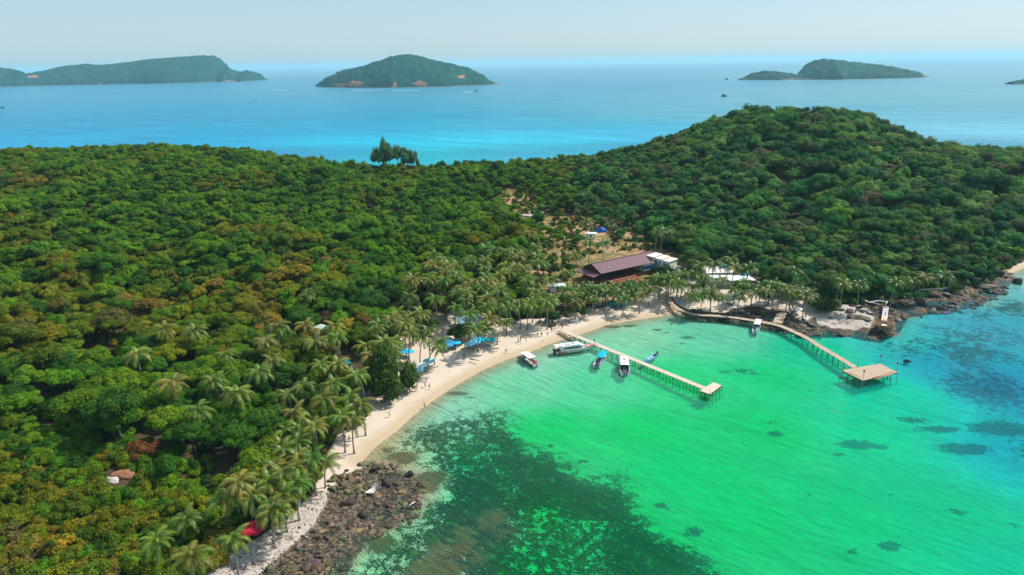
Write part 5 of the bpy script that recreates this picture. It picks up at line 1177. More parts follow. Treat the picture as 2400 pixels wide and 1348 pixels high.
# timber wall and white post by the jetty head
q = onland(1300, 762); e = empty('gate_post', tuple(q), 0, 'tall plain white post standing at the jetty head', 'post'); MB().box(-.16, .16, -.16, .16, -.3, 3.3).build('shaft', white, e, bev=.02); MB().box(-.22, .22, -.22, .22, 3.305, 3.42).build('cap', white, e)
q = onland(1292, 757); e = empty('brick_hut', (q[0]-.6, q[1]+.8, q[2]), -.3, 'small roofless brick hut wall behind the white gate post', 'wall')
MB().box(-1.4, 1.2, 0, .2, -.3, 3.0).build('front_wall', mat('grey_brick', (.22, .17, .16), .9, .1, .2, 4), e); MB().box(1.0, 1.2, .205, 3.0, -.3, 2.9).build('side_wall', mat('grey_brick', (.22, .17, .16)), e); MB().box(-1.5, 1.3, -.1, .3, 3.005, 3.12).build('coping', mat('tan_coping', (.5, .35, .25), .8), e)
hut(1345, 738, 4.5, 3, 2.2, .8, .2, mat('dry_thatch', (.42, .33, .22), .95, .05, .35, 6, bump=.8), 'low thatched shelter on the sand beside the leaning palm', openside=True)
# ------------------------------------------------------------------ sunshades, loungers, hammock
par_c = {}
def parasol(px, py, r_, m_, label, h=2.3, tilt=0.12):
    q = onland(px, py, h-.2); e = empty('parasol', tuple(q), random.random()*6, label, 'parasol', 'parasols on the beach')
    key = m_.name
    if key not in par_c:
        n = 8; rim = [(math.cos(2*math.pi*i/n), math.sin(2*math.pi*i/n), 0) for i in range(n)]; gores = []
        for i in range(n):
            a, b = np.array(rim[i]), np.array(rim[(i+1) % n]); mid = (a+b)/2*.99; mid[2] = .03; a1 = a*.52+[0, 0, .19]; b1 = b*.52+[0, 0, .19]
            top = np.array([0, 0, .30]); V = [a, mid, b, b1, a1, top, a-[0, 0, .09], mid-[0, 0, .05], b-[0, 0, .09]]
            gores.append(mesh('canopy_panel', V, [(0, 1, 4), (1, 2, 3), (1, 3, 4), (4, 3, 5), (0, 6, 7, 1), (1, 7, 8, 2)], m_))
        par_c[key] = gores
    MB().cyl(0, 0, -.3, h+.1, .035, 6).build('pole', white, e)
    c = MB().cyl(0, 0, h+.02, h+.1, .05, 6).build('canopy_hub', white, e)
    for gm_ in par_c[key]: ob('canopy_panel', gm_, e, (0, 0, h-.28*r_), None, (r_, r_, r_))
    return e
for a in [(1005,843,1.9,sky_c,'broad pale blue parasol with scalloped rim on the open sand'),(990,853,1.8,mat('white_blue_canvas',(.55,.72,.80),.75,.15),'white blue parasol overlapping the broad pale blue one'),(980,865,1.7,sky_c,'pale blue parasol lowest of the three on the open sand'),
          (945,820,1.9,blue_c,'bright blue parasol under the pale trunk palm'),(960,822,1.5,blue_c,'second bright blue parasol right against the pale palm trunk'),
          (1047,793,1.8,blue_c,'bright cyan parasol highest in the shaded cluster'),(1058,798,1.8,blue_c,'bright cyan parasol in the middle of the shaded cluster'),(1050,806,1.8,mat('mid_blue_canvas',(.03,.28,.62),.75,.15),'deeper blue parasol low in the shaded cluster'),(1070,801,1.5,blue_c,'small cyan parasol at the leafy end of the shaded cluster'),
          (1101,804,1.8,sky_c,'pale parasol at the open end of the lounger row'),(1113,800,1.9,mat('sky_blue_canvas',(.10,.50,.80),.75,.15),'sky blue parasol over the dark lounger row'),(1122,794,1.7,blue_c,'bright cyan parasol between two leaning trunks'),(1128,787,1.5,teal,'turquoise parasol farther back behind the trunks'),
          (1125,783,1.4,teal,'small turquoise parasol deepest under the fronds'),(1150,794,1.6,teal,'turquoise parasol at the far end of the beach row'),(1135,795,1.5,teal,'turquoise parasol beside a dark shadow and a bent palm'),
          (592,1232,2.4,mat('crimson_canvas',(.62,.02,.06),.7,.2,.15),'crimson red parasol among the lowest palms'),(1783,708,1.9,mat('white_parasol',(.72,.74,.76),.7,.2),'white parasol on the sandy terrace by the small dark tree'),(1870,722,1.7,mat('white_parasol',(.72,.74,.76)),'white parasol beside the loungers at the terrace end'),
          (1715,700,1.5,mat('pale_teal_canvas',(.35,.62,.66),.7,.2),'faded teal parasol behind the terrace loungers'),(1745,685,1.8,mat('crimson_canvas',(.62,.02,.06)),'flat red sunshade behind the round clipped tree')]: parasol(*a)
def lounger(px, py, rz, m_, label):
    q = onland(px, py); e = empty('sun_lounger', tuple(q), rz, label, 'sun lounger', 'loungers on the sand')
    MB().box(-.95, .95, -.33, .33, .28, .36).build('frame', white, e); MB().box(-.93, .35, -.30, .30, .362, .46).build('cushion', m_, e, bev=.03)
    MB().slab([(.35, -.3, .46), (.95, -.3, .85), (.95, .3, .85), (.35, .3, .46)], unit(np.array([-.4, 0, 1])), .09).build('backrest', m_, e)
    for x in (-.8, .7):
        for y in (-.28, .28): MB().box(x-.03, x+.03, y-.03, y+.03, -.1, .28).build('leg', white, e)
nvc = mat('navy_cushion', (.02, .06, .14), .8, .1); tlc = mat('teal_cushion', (.02, .20, .26), .8, .1)
for k, (a, b, m_, l) in enumerate([(1707,716,nvc,'dark blue lounger on the terrace, west one of a pair'),(1713,716,nvc,'dark blue lounger on the terrace, east one of a pair'),(1857,731,nvc,'navy lounger under the white parasol, nearest the ramp'),(1863,731,nvc,'navy lounger under the white parasol, farther from the ramp'),
      (1106,812,nvc,'navy lounger nearest the leaning trunk in the beach row'),(1113,809,nvc,'navy lounger second from the leaning trunk in the beach row'),(1120,807,nvc,'navy lounger in the middle of the beach row'),(1127,804,nvc,'navy lounger by the two bent trunks'),(1151,799,tlc,'teal lounger alone under the last beach palm'),
      (1052,812,tlc,'teal lounger at the edge of the blue parasols'),(1060,809,nvc,'navy lounger below the cyan parasols'),(1530,676,blue_c,'bright blue lounger on shaded sand near the red steps'),(1538,680,sky_c,'pale lounger on shaded sand near the red steps')]): lounger(a, b, 1.9+.1*(k % 3), m_, l)
tarp(1416, 716, 1.0, .8, 1.0, nvc, 'dark bundle of folded covers between the two beached boats', 'cover_bundle')
for k, (a, b, l) in enumerate([(1850, 722, 'bright blue plastic chair by the terrace loungers')]):
    q = onland(a, b); e = empty('plastic_chair', tuple(q), .4, l, 'chair'); bl = mat('blue_plastic', (.02, .25, .6), .4, .4); MB().box(-.25, .25, -.25, .25, .40, .46).build('seat', bl, e); MB().box(-.25, .25, .22, .27, .47, .9).build('backrest', bl, e)
    for x in (-.21, .21):
        for y in (-.21, .21): MB().box(x-.025, x+.025, y-.025, y+.025, 0, .4).build('leg', bl, e)
# white net hammock on the reef rocks
q = at(870, 1152, .9); e = empty('hammock', (q[0], q[1], .5), .9, 'white cloth hammock slung between posts on the dark reef rocks', 'hammock')
for x, h in ((-1.5, 1.5), (1.7, 2.4)): MB().rod([(x, 0, -.8), (x*1.05, 0, h)], .06, 6).build('post', white, e)
n = 11; rows = [[(-1.4+3.0*i/(n-1), -.75*math.sin(math.pi*(i+.3)/(n-.4))+.0, 1.0-.75*math.sin(math.pi*i/(n-1))+.45*i/(n-1)), (-1.4+3.0*i/(n-1), 0, .85-.85*math.sin(math.pi*i/(n-1))+.45*i/(n-1)), (-1.4+3.0*i/(n-1), .75*math.sin(math.pi*(i+.3)/(n-.4)), 1.0-.75*math.sin(math.pi*i/(n-1))+.45*i/(n-1))] for i in range(n)]
mb = MB(); mb.loft([r_+[(p[0], p[1], p[2]-.04) for p in r_[::-1]] for r_ in rows]); mb.build('cloth', mat('white_cloth', (.75, .73, .72), .8, .1), e)
MB().box(-.5, .1, -.3, .3, .22, .42).build('pillow', mat('pink_cloth', (.7, .35, .38), .8, .1), e, bev=.08)
def log_(a, b, r_, m_, label, z=.35):
    p, q = at(*a, z), at(*b, z); m2 = (p+q)/2+[0, 0, .15]; return tag(MB().rod([p, m2, q], [r_, r_*.9, r_*.5], 7).build('driftwood', m_, None, True), label, 'driftwood', 'driftwood on the shore')
log_((958, 1187), (974, 1176), .17, mat('bleached_wood', (.62, .60, .58), .8, .1), 'pale bleached driftwood log at the outer edge of the reef'); log_((1102, 842), (1124, 846), .22, mat('tan_log', (.45, .33, .24), .9, .1), 'tan driftwood log on the sand below the bent palms', 1.3)
q = at(911, 1140, .6); tag(MB().cyl(0, 0, -.2, .75, .3, 12).build('barrel', mat('navy_barrel', (.01, .02, .12), .4, .4), None, False, 0, loc=(q[0], q[1], .3)), 'small dark blue barrel standing in a reef pool', 'barrel')
# painted sign board on the sand
q = onland(694, 1186, .9); e = empty('sign_board', tuple(q), -.5, 'painted sign board in blue, yellow and green leaning by the beach path', 'sign')
MB().box(-.62, .62, -.04, .04, .3, 2.1).build('board', white, e, rot=(-.3, 0, 0))
for z0, z1, m_ in ((1.5, 2.02, mat('sign_blue', (.10, .45, .70), .5, .3)), (1.0, 1.48, mat('sign_yellow', (.75, .62, .10), .5, .3)), (.38, .98, mat('sign_green', (.10, .42, .30), .5, .3))): MB().box(-.56, .56, -.055, -.042, z0, z1).build('painted_panel', m_, e, rot=(-.3, 0, 0))
q = onland(697, 1192); e = empty('crate', tuple(q), .3, 'small orange wooden crate in front of the painted sign', 'crate')
for i in range(4): MB().box(-.35, .35, -.3, .3, .02+.12*i, .11+.12*i).build('slat', mat('orange_wood', (.5, .25, .08), .8), e)
q = onland(636, 1216, .7); e = empty('notice_board', tuple(q), -.4, 'small white notice panel under the fronds beside the crimson parasol', 'sign'); MB().box(-.35, .35, -.03, .03, .7, 1.3).build('panel', white, e); MB().cyl(0, .06, -.2, 1.2, .04).build('post', post_m, e)
# banners / surfboards standing by the boardwalk
for (a, b, h, m_, l) in [(1588, 712, 2.4, mat('banner_blue', (.03, .35, .75), .6, .2), 'bright blue feather banner at the start of the boardwalk'), (1638, 705, 2.2, mat('board_green', (.02, .32, .22), .4, .4), 'green surfboard standing upright under the palms'), (1635, 704, 2.1, white, 'white surfboard standing upright beside the green one'), (1455, 705, 1.7, red, 'red surfboard propped beside the beached dinghy'), (1289, 752, 1.6, mat('pale_mint', (.5, .75, .68), .5, .3), 'pale mint board leaning by the brick wall'), (1352, 754, 1.4, mat('grey_blue_board', (.45, .55, .65), .5, .3), 'grey blue board stuck in the sand by the thatched shelter')]:
    q = onland(a, b+6); P = [(.30*math.cos(t_), 0, h/2+h/2*math.sin(t_)) for t_ in np.linspace(0, 2*math.pi, 15)[:-1]]
    tag(MB().slab(P, (0, 1, 0), .07).build('surfboard' if 'board' in m_.name else 'banner', m_, None, loc=tuple(q), rot=(.1, .06, .3)), l, 'surfboard' if 'surf' in l or 'board' in m_.name or 'mint' in l else 'banner', 'upright boards and banners')
# volleyball net on the sand
pa, pb_ = onland(884, 947), onland(916, 966); e = empty('beach_net', tuple(pa), 0, 'low rope net strung across the narrow sand above the reef', 'net')
d = pb_-pa; MB().rod([(0, 0, -.2), (0, 0, 1.3)], .05).build('post', post_m, e); MB().rod([(d[0], d[1], d[2]-.2), (d[0], d[1], d[2]+1.3)], .05).build('post', pole_m, e)
for z in (.5, .8, 1.1): MB().rod([(0, 0, z+.1), (d[0]/2, d[1]/2, d[2]/2+z-.1), (d[0], d[1], d[2]+z+.1)], .018, 4).build('rope', post_m, e)
# ------------------------------------------------------------------ painted plank walkway over the eastern rocks with a twig nest
wk = empty('painted_walkway', (0, 0, 0), 0, 'raised walkway of multicoloured boards over the rocks leading to a twig nest', 'walkway')
pc_ = [mat('pl_orange', (.75, .38, .22), .7), mat('pl_pink', (.72, .48, .50), .7), mat('pl_lilac', (.50, .50, .72), .7), mat('pl_aqua', (.15, .62, .66), .7), mat('pl_sand', (.72, .60, .45), .7), mat('pl_blue', (.10, .32, .70), .7), mat('pl_white', (.72, .70, .70), .7)]
rk_ = np.random.default_rng(2)
def coloured(P, w_, z, step=.42):
    P = [np.array(p[:2]) for p in P]; mb = {}
    for i in range(len(P)-1):
        l = np.linalg.norm(P[i+1]-P[i]); t = unit(P[i+1]-P[i]); n = int(l/step); run = 0; m_ = pc_[0]
        for k in range(n):
            if run <= 0: m_ = pc_[[0, 1, 4, 1, 2, 0, 4, 3, 6, 1][int(rk_.integers(0, 10))]]; run = int(rk_.integers(1, 4))
            run -= 1; c = P[i]+t*(k+.5)*step; key = m_.name
            if key not in mb: b_ = MB().box(-(step-.04)/2, (step-.04)/2, -w_/2, w_/2, -.06, 0); mb[key] = mesh('plank', b_.V, b_.F, m_)
            ob('plank', mb[key], wk, (c[0], c[1], z+rk_.uniform(-.01, .01)), (0, 0, math.atan2(t[1], t[0])))
            if k % 5 == 0:
                for s_ in (-1, 1): MB().rod([(c[0]-t[1]*s_*w_*.45, c[1]+t[0]*s_*w_*.45, min(ground(c[0], c[1]), 0)-.5), (c[0]-t[1]*s_*w_*.45, c[1]+t[0]*s_*w_*.45, z-.07)], .06, 5).build('post', post_m, wk)
WZ = 2.6
coloured([at(2025, 703, WZ), at(2035, 707, WZ), at(2072, 716, WZ)], .8, WZ); coloured([at(2040, 708, WZ), at(2062, 704, WZ), at(2078, 708, WZ)], .6, WZ+.02); coloured([at(2074, 717.5, WZ), at(2080, 708, WZ)], .5, WZ+.35, .3)
coloured([at(2077, 718, WZ), at(2072, 752, WZ)], 1.7, WZ+.02)
q = at(2072, 765, WZ); e = empty('twig_nest', (q[0], q[1], WZ+.1), 0, 'round brown twig nest platform with a white cushion over the waters edge', 'nest')
twm = mat('dry_twigs', (.34, .20, .13), .9, .1, .3); gold = mat('straw_twigs', (.55, .36, .17), .9, .1, .3)
for m_, nn, sd_ in ((twm, 420, 1), (gold, 260, 2)):
    r_ = np.random.default_rng(sd_); tw = MB()
    for i in range(nn):
        a = r_.uniform(0, 6.283); rad = r_.uniform(1.2, 2.9); p = np.array([rad*math.cos(a), rad*math.sin(a), r_.uniform(-.6, .6)*(rad-.8)+.1]); tg = unit(np.array([-math.sin(a), math.cos(a), r_.normal()*.3])+np.array([math.cos(a), math.sin(a), .4])*r_.uniform(.1, 1.1)); ln = r_.uniform(.7, 1.7)
        tw.rod([p-tg*ln*.5, p+tg*ln*.5], [.085, .04], 3)
    kind(tw.build('twigs', m_, e), 'stuff')
MB().cyl(0, 0, -.25, .05, 1.45, 20).build('platform', post_m, e); MB().cyl(0, 0, .055, .3, .95, 24).build('cushion', white, e, bev=.08)
for a in range(5): MB().rod([(math.cos(a*1.257), math.sin(a*1.257), -3.2), (math.cos(a*1.257), math.sin(a*1.257), -.2)], .12, 6).build('post', post_m, e)
# string of coloured flags / railing and small tent on the far rocks
p, q = at(2155, 678, 3.2), at(2222, 674, 3.2); e = empty('flag_line', (0, 0, 0), 0, 'line of small coloured flags strung along the eastern rocks', 'flags')
MB().rod([p, (p+q)/2-[0, 0, .2], q], .03, 4).build('rope', white, e)
for k in range(12): c = p+(q-p)*(k+.5)/12-[0, 0, .15]; MB().box(c[0]-.3, c[0]+.25, c[1]-.02, c[1]+.02, c[2]-.35, c[2]).build('flag', pc_[(k*3) % 7], e)
for c in (p, q): MB().rod([(c[0], c[1], c[2]-3.5), (c[0], c[1], c[2]+.1)], .06, 5).build('pole', pole_m, e)
# swing frames on the small beach deck
for (a, b, l) in [(1222, 797, 'tiny dark picture frame stand on the wet sand')]:
    q = onland(a+5, b+8); e = empty('swing_frame', tuple(q), .2, l, 'frame'); MB().bar((-.9, 0, 0), (-.9, 0, 1.9), .08, .08).build('upright', post_m, e); MB().bar((.9, 0, 0), (.9, 0, 1.9), .08, .08).build('upright', post_m, e); MB().bar((-.9, 0, 1.9), (.9, 0, 1.9), .08, .08).build('top_bar', post_m, e)
# ------------------------------------------------------------------ casuarina clump behind the low ridge
cas = crown_mesh('crown', 77, 14, 3600, .05, flat=.8, lob=(.28, .44), airy=.12, core=.6)
for k, (px, py, rad, hh) in enumerate([(888, 338, 6.0, 17), (912, 336, 5.5, 14), (932, 330, 6.5, 17), (955, 342, 6.0, 14), (904, 316, 4.4, 21), (968, 354, 4.0, 9)]):
    p = atY(px, 375, 478); z = ground(p[0], p[1]); e = empty('casuarina', (p[0], p[1], z), k, ['feathery dark casuarina at the western side of the lone clump on the ridge', 'low feathery casuarina inside the lone clump on the ridge', 'broad feathery casuarina in the middle of the lone clump on the ridge', 'rounded feathery casuarina at the eastern side of the lone clump', 'tallest pointed casuarina of the lone clump on the ridge', 'small bushy casuarina at the foot of the lone clump'][k], 'tree', 'casuarina clump')
    top = atY(px, py, 478)[2]; H_ = max(top-z+3, 6)
    c = ob('crown', CR_FAR[k % 6], e, (0, 0, H_*.42), None, (rad*1.05, rad*1.05, H_*.46)); c['tint'] = [.10, .22, .13, 1.0]; ob('trunk', TRUNKS[k % 4], e, (0, 0, 0), None, (rad*.6, rad*.6, H_*.8))
# ------------------------------------------------------------------ rocks
def rock_mesh(name, seed, sub=2, flat=.6, rug=.45):
    V, Fa = ico(sub); r_ = np.random.default_rng(seed); V = V.copy()
    for _ in range(11):
        d = unit(r_.normal(size=3)); h = r_.uniform(.32, .74); k = V@d; V = V-np.outer(np.maximum(k-h, 0)*.9, d)
    V = V*(1+rug*(fbm(V[:, 0]*1.7+seed*3+9, V[:, 1]*1.7+V[:, 2]*2.1+7, 1, 3)-.5))[:, None]; V = V*np.array([1, r_.uniform(.6, .95), flat*r_.uniform(.8, 1.2)])
    V = V*1.22; return mesh(name, V, Fa, M_ROCK)
g = N('shore_rock'); P = g.pos(); n1 = g.noise(1.6, 5, P, .65); n2 = g.noise(.25, 3, P); rnd = g.n('ObjectInfo').outputs['Random']; tt = g.n('Attribute', attribute_type='INSTANCER', attribute_name='tint').outputs['Color']
c = g.mix(g.step(n1, .3, .7), g.mix(1.0, tt, (.5, .5, .5), 'MULTIPLY'), g.mix(1.0, tt, (1.6, 1.55, 1.5), 'MULTIPLY')); c = g.mix(g.math('MULTIPLY', g.step(n2, .5, .68), .5), c, (.20, .13, .055))
bp = g.n('Bump', {'Height': n1, 'Strength': .8, 'Distance': .15}); b = g.n('BsdfPrincipled', {'Base Color': c, 'Roughness': .8, 'Specular IOR Level': .25, 'Normal': bp.outputs[0]}); M_ROCK = g.finish(b.outputs[0])
RK = [rock_mesh('rock', 300+i, 2, .55) for i in range(7)]; RKF = [rock_mesh('rock', 330+i, 2, .28, .6) for i in range(5)]; RKS = [rock_mesh('rock', 350+i, 1, .6) for i in range(4)]
rr2 = np.random.default_rng(21); rocks = []
xr = rr2.uniform(-75, -5, 7000); yr = rr2.uniform(78, 152, 7000); s1_ = sdf(REEF_L, xr, yr); zr = height(xr, yr); pr_ = proj(np.stack([xr, yr, zr], -1))
cl_ = fbm(xr, yr, 9, 3)
for i in range(len(xr)):
    if s1_[i] < -1.5 or (sdf(PALE_B, xr[i:i+1], yr[i:i+1])[0] > -.5 and rr2.random() < .93): continue
    if rr2.random() > .16+1.5*max(cl_[i]-.42, 0)*2.2: continue
    if pr_[i, 0] > 760+(1348-pr_[i, 1])*.0+230: continue
    sz = .24+.95*rr2.random()**2.6+(.35 if cl_[i] > .62 else 0)
    rocks.append((xr[i], yr[i], max(zr[i], -.5)-.05*sz, sz, 0, pr_[i, 0], pr_[i, 1], pr_[i, 2]))
xr = rr2.uniform(60, 225, 9000); yr = rr2.uniform(195, 290, 9000); s1_ = sdf(ROCK_R, xr, yr); zr = height(xr, yr); pr_ = proj(np.stack([xr, yr, zr], -1)); cl_ = fbm(xr+40, yr, 8, 3); sp_ = sdf(PALE_R, xr, yr)
for i in range(len(xr)):
    if s1_[i] < -2.0: continue
    if rr2.random() > .10+1.6*max(cl_[i]-.45, 0)*2.0: continue
    if sp_[i] > -1 and rr2.random() < .8: continue
    sz = .35+1.5*rr2.random()**2.2+(.7 if cl_[i] > .62 else 0)
    rocks.append((xr[i], yr[i], max(zr[i], -.5)-.1*sz, sz, 1, pr_[i, 0], pr_[i, 1], pr_[i, 2]))
# larger rocks the photo shows one by one
BIG = [(2128,847,1.25,'lone round boulder standing in the open water beyond the big deck'),(2065,712,2.6,'black boulder under the painted walkway'),(2040,700,2.8,'black boulder behind the painted walkway landward end'),(2090,716,2.3,'black boulder on the sea side of the painted walkway'),(2050,778,2.4,'dark flat boulder beneath the twig nest'),(2078,778,1.8,'black boulder in the water below the twig nest'),(2240-80,712,2.4,'square dark boulder alone at the waterline east of the walkway'),
 (2385,662,2.6,'dark boulder in the water at the frame edge'),(2315,655,2.8,'long purplish boulder where the eastern beach begins'),(2290,660,2.8,'purplish black boulder among the eastern shore rocks'),(2340,645,2.4,'black boulder under the last trees of the eastern shore'),(1815,742,2.6,'big dark boulder beside the ramp'),(1790,738,2.2,'dark boulder under the terrace edge west of the ramp'),(1770,735,2.0,'dark boulder below the white parasol'),(1735,735,1.8,'dark boulder below the terrace loungers'),
 (960,955+160,1.3,'rounded dark boulder at the tip of the reef'),(905,1130,1.5,'dark boulder behind the white hammock'),(880,1100,1.4,'long dark ledge on the beach side of the reef'),(820,1180,1.5,'black boulder in the middle of the reef'),(850,1205,1.4,'black boulder on the seaward side of the reef'),
 (1594,318,2.6,'pinkish balanced boulder poking out of the hill forest'),(1955,325,3.2,'tall dark rock pinnacle standing in the hill forest'),(2020,292,2.8,'flat purplish rock on the crest of the hill')]
for k, (px, py, sz, lab) in enumerate(BIG):
    hill = py < 400; q = onland(px, py, 6 if hill else 0)
    if hill: zz = q[2]+5.5
    else: zz = max(q[2], -.4)+(.25 if k else -.1)*sz
    o = ob('boulder', RK[k % 7], None, (q[0], q[1], zz), (0, 0, k*1.1), (sz, sz, sz*(2.6 if 'pinnacle' in lab else 1.3)) if not hill or 'pinnacle' in lab else (sz*1.4, sz, sz*1.6)); o['tint'] = [.13, .075, .075, 1.0] if hill else [.055, .045, .042, 1.0]
    tag(o, lab, 'boulder', 'boulders'); used_labels[lab] = 1
rocks.sort(key=lambda t: -(t[3]/t[7])*(1 if -10 < t[5] < 2410 and t[6] < 1365 else .1))
RLAND = [(870,1150,'white hammock'),(694,1186,'painted sign'),(592,1232,'crimson parasol'),(850,1080,'wet sand edge'),(966,1182,'bleached driftwood'),(640,1300,'pale pebble bank'),(911,1140,'blue barrel'),(760,1300,'submerged reef edge'),
         (1822,757,'terrace ramp'),(2072,765,'twig nest'),(2050,708,'painted walkway'),(1940,740,'pale rock slab'),(1900,790,'boardwalk'),(2190,676,'flag line'),(2250,700,'eastern shallows'),(2340,650,'eastern beach'),(1700,735,'terrace loungers'),(2128,700,'broken ledge')]
def rlabel(px, py, sz, tn, k):
    d = sorted((math.hypot(px-a, (py-b)*1.5), n, a, b) for a, b, n in RLAND); q = d[0]; dx, dy = px-q[2], py-q[3]
    rel = 'right by' if q[0] < 22 else (('just ' if q[0] < 55 else 'well ')+(('east of' if dx > 0 else 'west of') if abs(dx) > abs(dy) else ('this side of' if dy > 0 else 'beyond')))
    shp = ['angular', 'rounded', 'flat topped', 'jagged', 'wedge shaped'][k % 5]; s_ = 'large' if sz > 1.3 else 'small' if sz < .7 else 'middling'
    return uniq(f"{s_} {shp} {'brown' if tn[0] > .10 else 'dark'} rock {rel} the {q[1]}", [f"towards the {d[1][1]}", f"towards the {d[2][1]}", f"between the {d[1][1]} and {d[2][1]}", 'standing in a pool', 'leaning on its neighbour', 'with a pale top', 'with a cracked face', 'half buried'])
NR = 270; rows = []
for k, (x, y, z, sz, zone, px, py, dd) in enumerate(rocks):
    tn = (.082, .066, .046) if zone == 0 else (.055, .048, .045)
    if rr2.random() < .3: tn = (.17, .135, .09) if zone == 0 else (.15, .13, .115)
    tn = tuple(c_*rr2.uniform(.7, 1.3) for c_ in tn)
    if k < NR:
        me_ = (RKF if (zone == 1 and rr2.random() < .6) else RK); o = ob('rock', me_[k % len(me_)], None, (x, y, z+.12*sz), (rr2.uniform(-.15, .15), rr2.uniform(-.15, .15), rr2.uniform(0, 6.28)), (sz*(1.25 if zone else 1), sz, sz)); o['tint'] = list(tn)+[1.0]
        tag(o, rlabel(px, py, sz, tn, k), 'rock', 'rocks along the shore')
    else: rows.append((x, y, z+.1*sz, sz, sz, rr2.uniform(0, 6.28), *tn, rr2.integers(0, 4)))
SRK = [source(m) for m in RKS]; [setattr(s_, 'name', 'rubble_source') for s_ in SRK]
for i in range(2200):            # loose stones of the pale pebble bank
    x, y = rr2.uniform(-75, -25), rr2.uniform(85, 130)
    if sdf(PALE_B, np.array([x]), np.array([y]))[0] > -1.5: v = rr2.uniform(.16, .42); rows.append((x, y, ground(x, y), v, v, rr2.uniform(0, 6.28), *( (.34, .28, .25) if rr2.random() < .6 else (.12, .09, .08)), rr2.integers(0, 4)))
scatter('shore_rubble', rows, SRK, 'countless smaller dark and brown stones along the rocky shores')
print('ROCKS', len(rocks), len(rows))
# ------------------------------------------------------------------ people
def person_meshes(pose, seed):
    """one continuous skinned body; clothing shells and hair cut from it"""
    P = {}; E_ = []
    def a(n, x, y, z, r1, par=None, r2=None):
        P[n] = ((x, y, z), r1, r2 or r1); 
        if par: E_.append((par, n))
    st = .16 if pose == 'walk' else .0; sit = pose == 'sit'
    a('pel', 0, 0, .93, .13, None, .10); a('wai', 0, 0, 1.08, .115, 'pel', .085); a('che', 0, 0, 1.28, .145, 'wai', .095); a('nec', 0, .0, 1.46, .05, 'che'); a('jaw', 0, .015, 1.55, .070, 'nec'); a('hea', 0, .0, 1.65, .092, 'jaw', .098); a('cro', 0, -.01, 1.73, .06, 'hea')
    a('nos', 0, .105, 1.615, .012, 'hea')
    for s, sg in (('l', -1), ('r', 1)):
        f = st*sg
        a('hip'+s, .10*sg, 0, .88, .085, 'pel'); a('kne'+s, .11*sg, f*.9+.02, .50, .055, 'hip'+s); a('cal'+s, .11*sg, f*1.1-.03, .33, .052, 'kne'+s); a('ank'+s, .11*sg, f*1.5-.02, .08, .035, 'cal'+s); a('toe'+s, .12*sg, f*1.5+.15, .03, .03, 'ank'+s)
        a('sho'+s, .18*sg, 0, 1.40, .055, 'che'); 
        if pose == 'reach' and sg > 0: a('elb'+s, .30*sg, .18, 1.36, .038, 'sho'+s); a('wri'+s, .30*sg, .40, 1.48, .026, 'elb'+s); d = (0, .07, .03)
        elif pose == 'sun' : a('elb'+s, .36*sg, 0, 1.42, .038, 'sho'+s); a('wri'+s, .40*sg, .05, 1.64, .026, 'elb'+s); d = (0, 0, .07)
        else: a('elb'+s, .26*sg, -f*.5, 1.14, .038, 'sho'+s); a('wri'+s, .28*sg, -f*.9+.06, .90, .026, 'elb'+s); d = (0, .015, -.07)
        w_ = P['wri'+s][0]; a('pal'+s, w_[0]+d[0], w_[1]+d[1], w_[2]+d[2], .028, 'wri'+s, .014)
        p_ = P['pal'+s][0]; D = unit(np.array(d)); sdv = unit(np.cross(D, [1, 0, 0])+1e-6)
        for k in range(4): q = np.array(p_)+D*(.06-.008*abs(k-1.3))+sdv*(k-1.5)*.017; a(f'fin{k}'+s, *q, .0075, 'pal'+s)
        q = np.array(p_)+D*.01+sdv*.055; a('thu'+s, *q, .009, 'pal'+s)
    names = list(P); me = bpy.data.meshes.new('body'); me.from_pydata([P[n][0] for n in names], [(names.index(i), names.index(j)) for i, j in E_], [])
    o = bpy.data.objects.new('tmp', me); C.objects.link(o); sk = o.modifiers.new('s', 'SKIN'); sv_ = me.skin_vertices[0].data
    for i, n in enumerate(names): sv_[i].radius = (P[n][1], P[n][2]); sv_[i].use_root = (n == 'pel')
    su = o.modifiers.new('u', 'SUBSURF'); su.levels = 1
    bpy.context.view_layer.update(); dg = bpy.context.evaluated_depsgraph_get(); ev = o.evaluated_get(dg); m2 = bpy.data.meshes.new_from_object(ev); bpy.data.objects.remove(o)
    co = np.array([v.co[:] for v in m2.vertices]); no = np.array([v.normal[:] for v in m2.vertices]); F_ = [tuple(p.vertices) for p in m2.polygons]; fc = np.array([co[list(f)].mean(0) for f in F_])
    def shell(sel, t): 
        fs = [F_[i] for i in np.where(sel)[0]]; used = sorted({v for f in fs for v in f}); mp_ = {v: i for i, v in enumerate(used)}
        return [tuple(co[v]+no[v]*t) for v in used], [tuple(mp_[v] for v in f) for f in fs]
    torso = (fc[:, 2] > .98) & (fc[:, 2] < 1.46) & (np.abs(fc[:, 0]) < .27); shorts = (fc[:, 2] > (.62)) & (fc[:, 2] < 1.03) & (np.abs(fc[:, 0]) < .21); hair = (fc[:, 2] > 1.60) & ((fc[:, 1] < .03) | (fc[:, 2] > 1.70)); dress = (fc[:, 2] > .58) & (fc[:, 2] < 1.44) & (np.abs(fc[:, 0]) < .24)
    for p in m2.polygons: p.use_smooth = True
    return m2, shell(torso, .022), shell(shorts, .03), shell(hair, .018), shell(dress, .04)
skins = [mat('skin_tan', (.45, .26, .17), .6, .3), mat('skin_fair', (.60, .40, .30), .6, .3), mat('skin_brown', (.28, .15, .09), .6, .3)]; hairm = mat('black_hair', (.015, .012, .01), .5, .4); hairb = mat('brown_hair', (.09, .05, .03), .5, .4)
BODY = {k: person_meshes(k, 0) for k in ('stand', 'walk', 'reach', 'sun')}
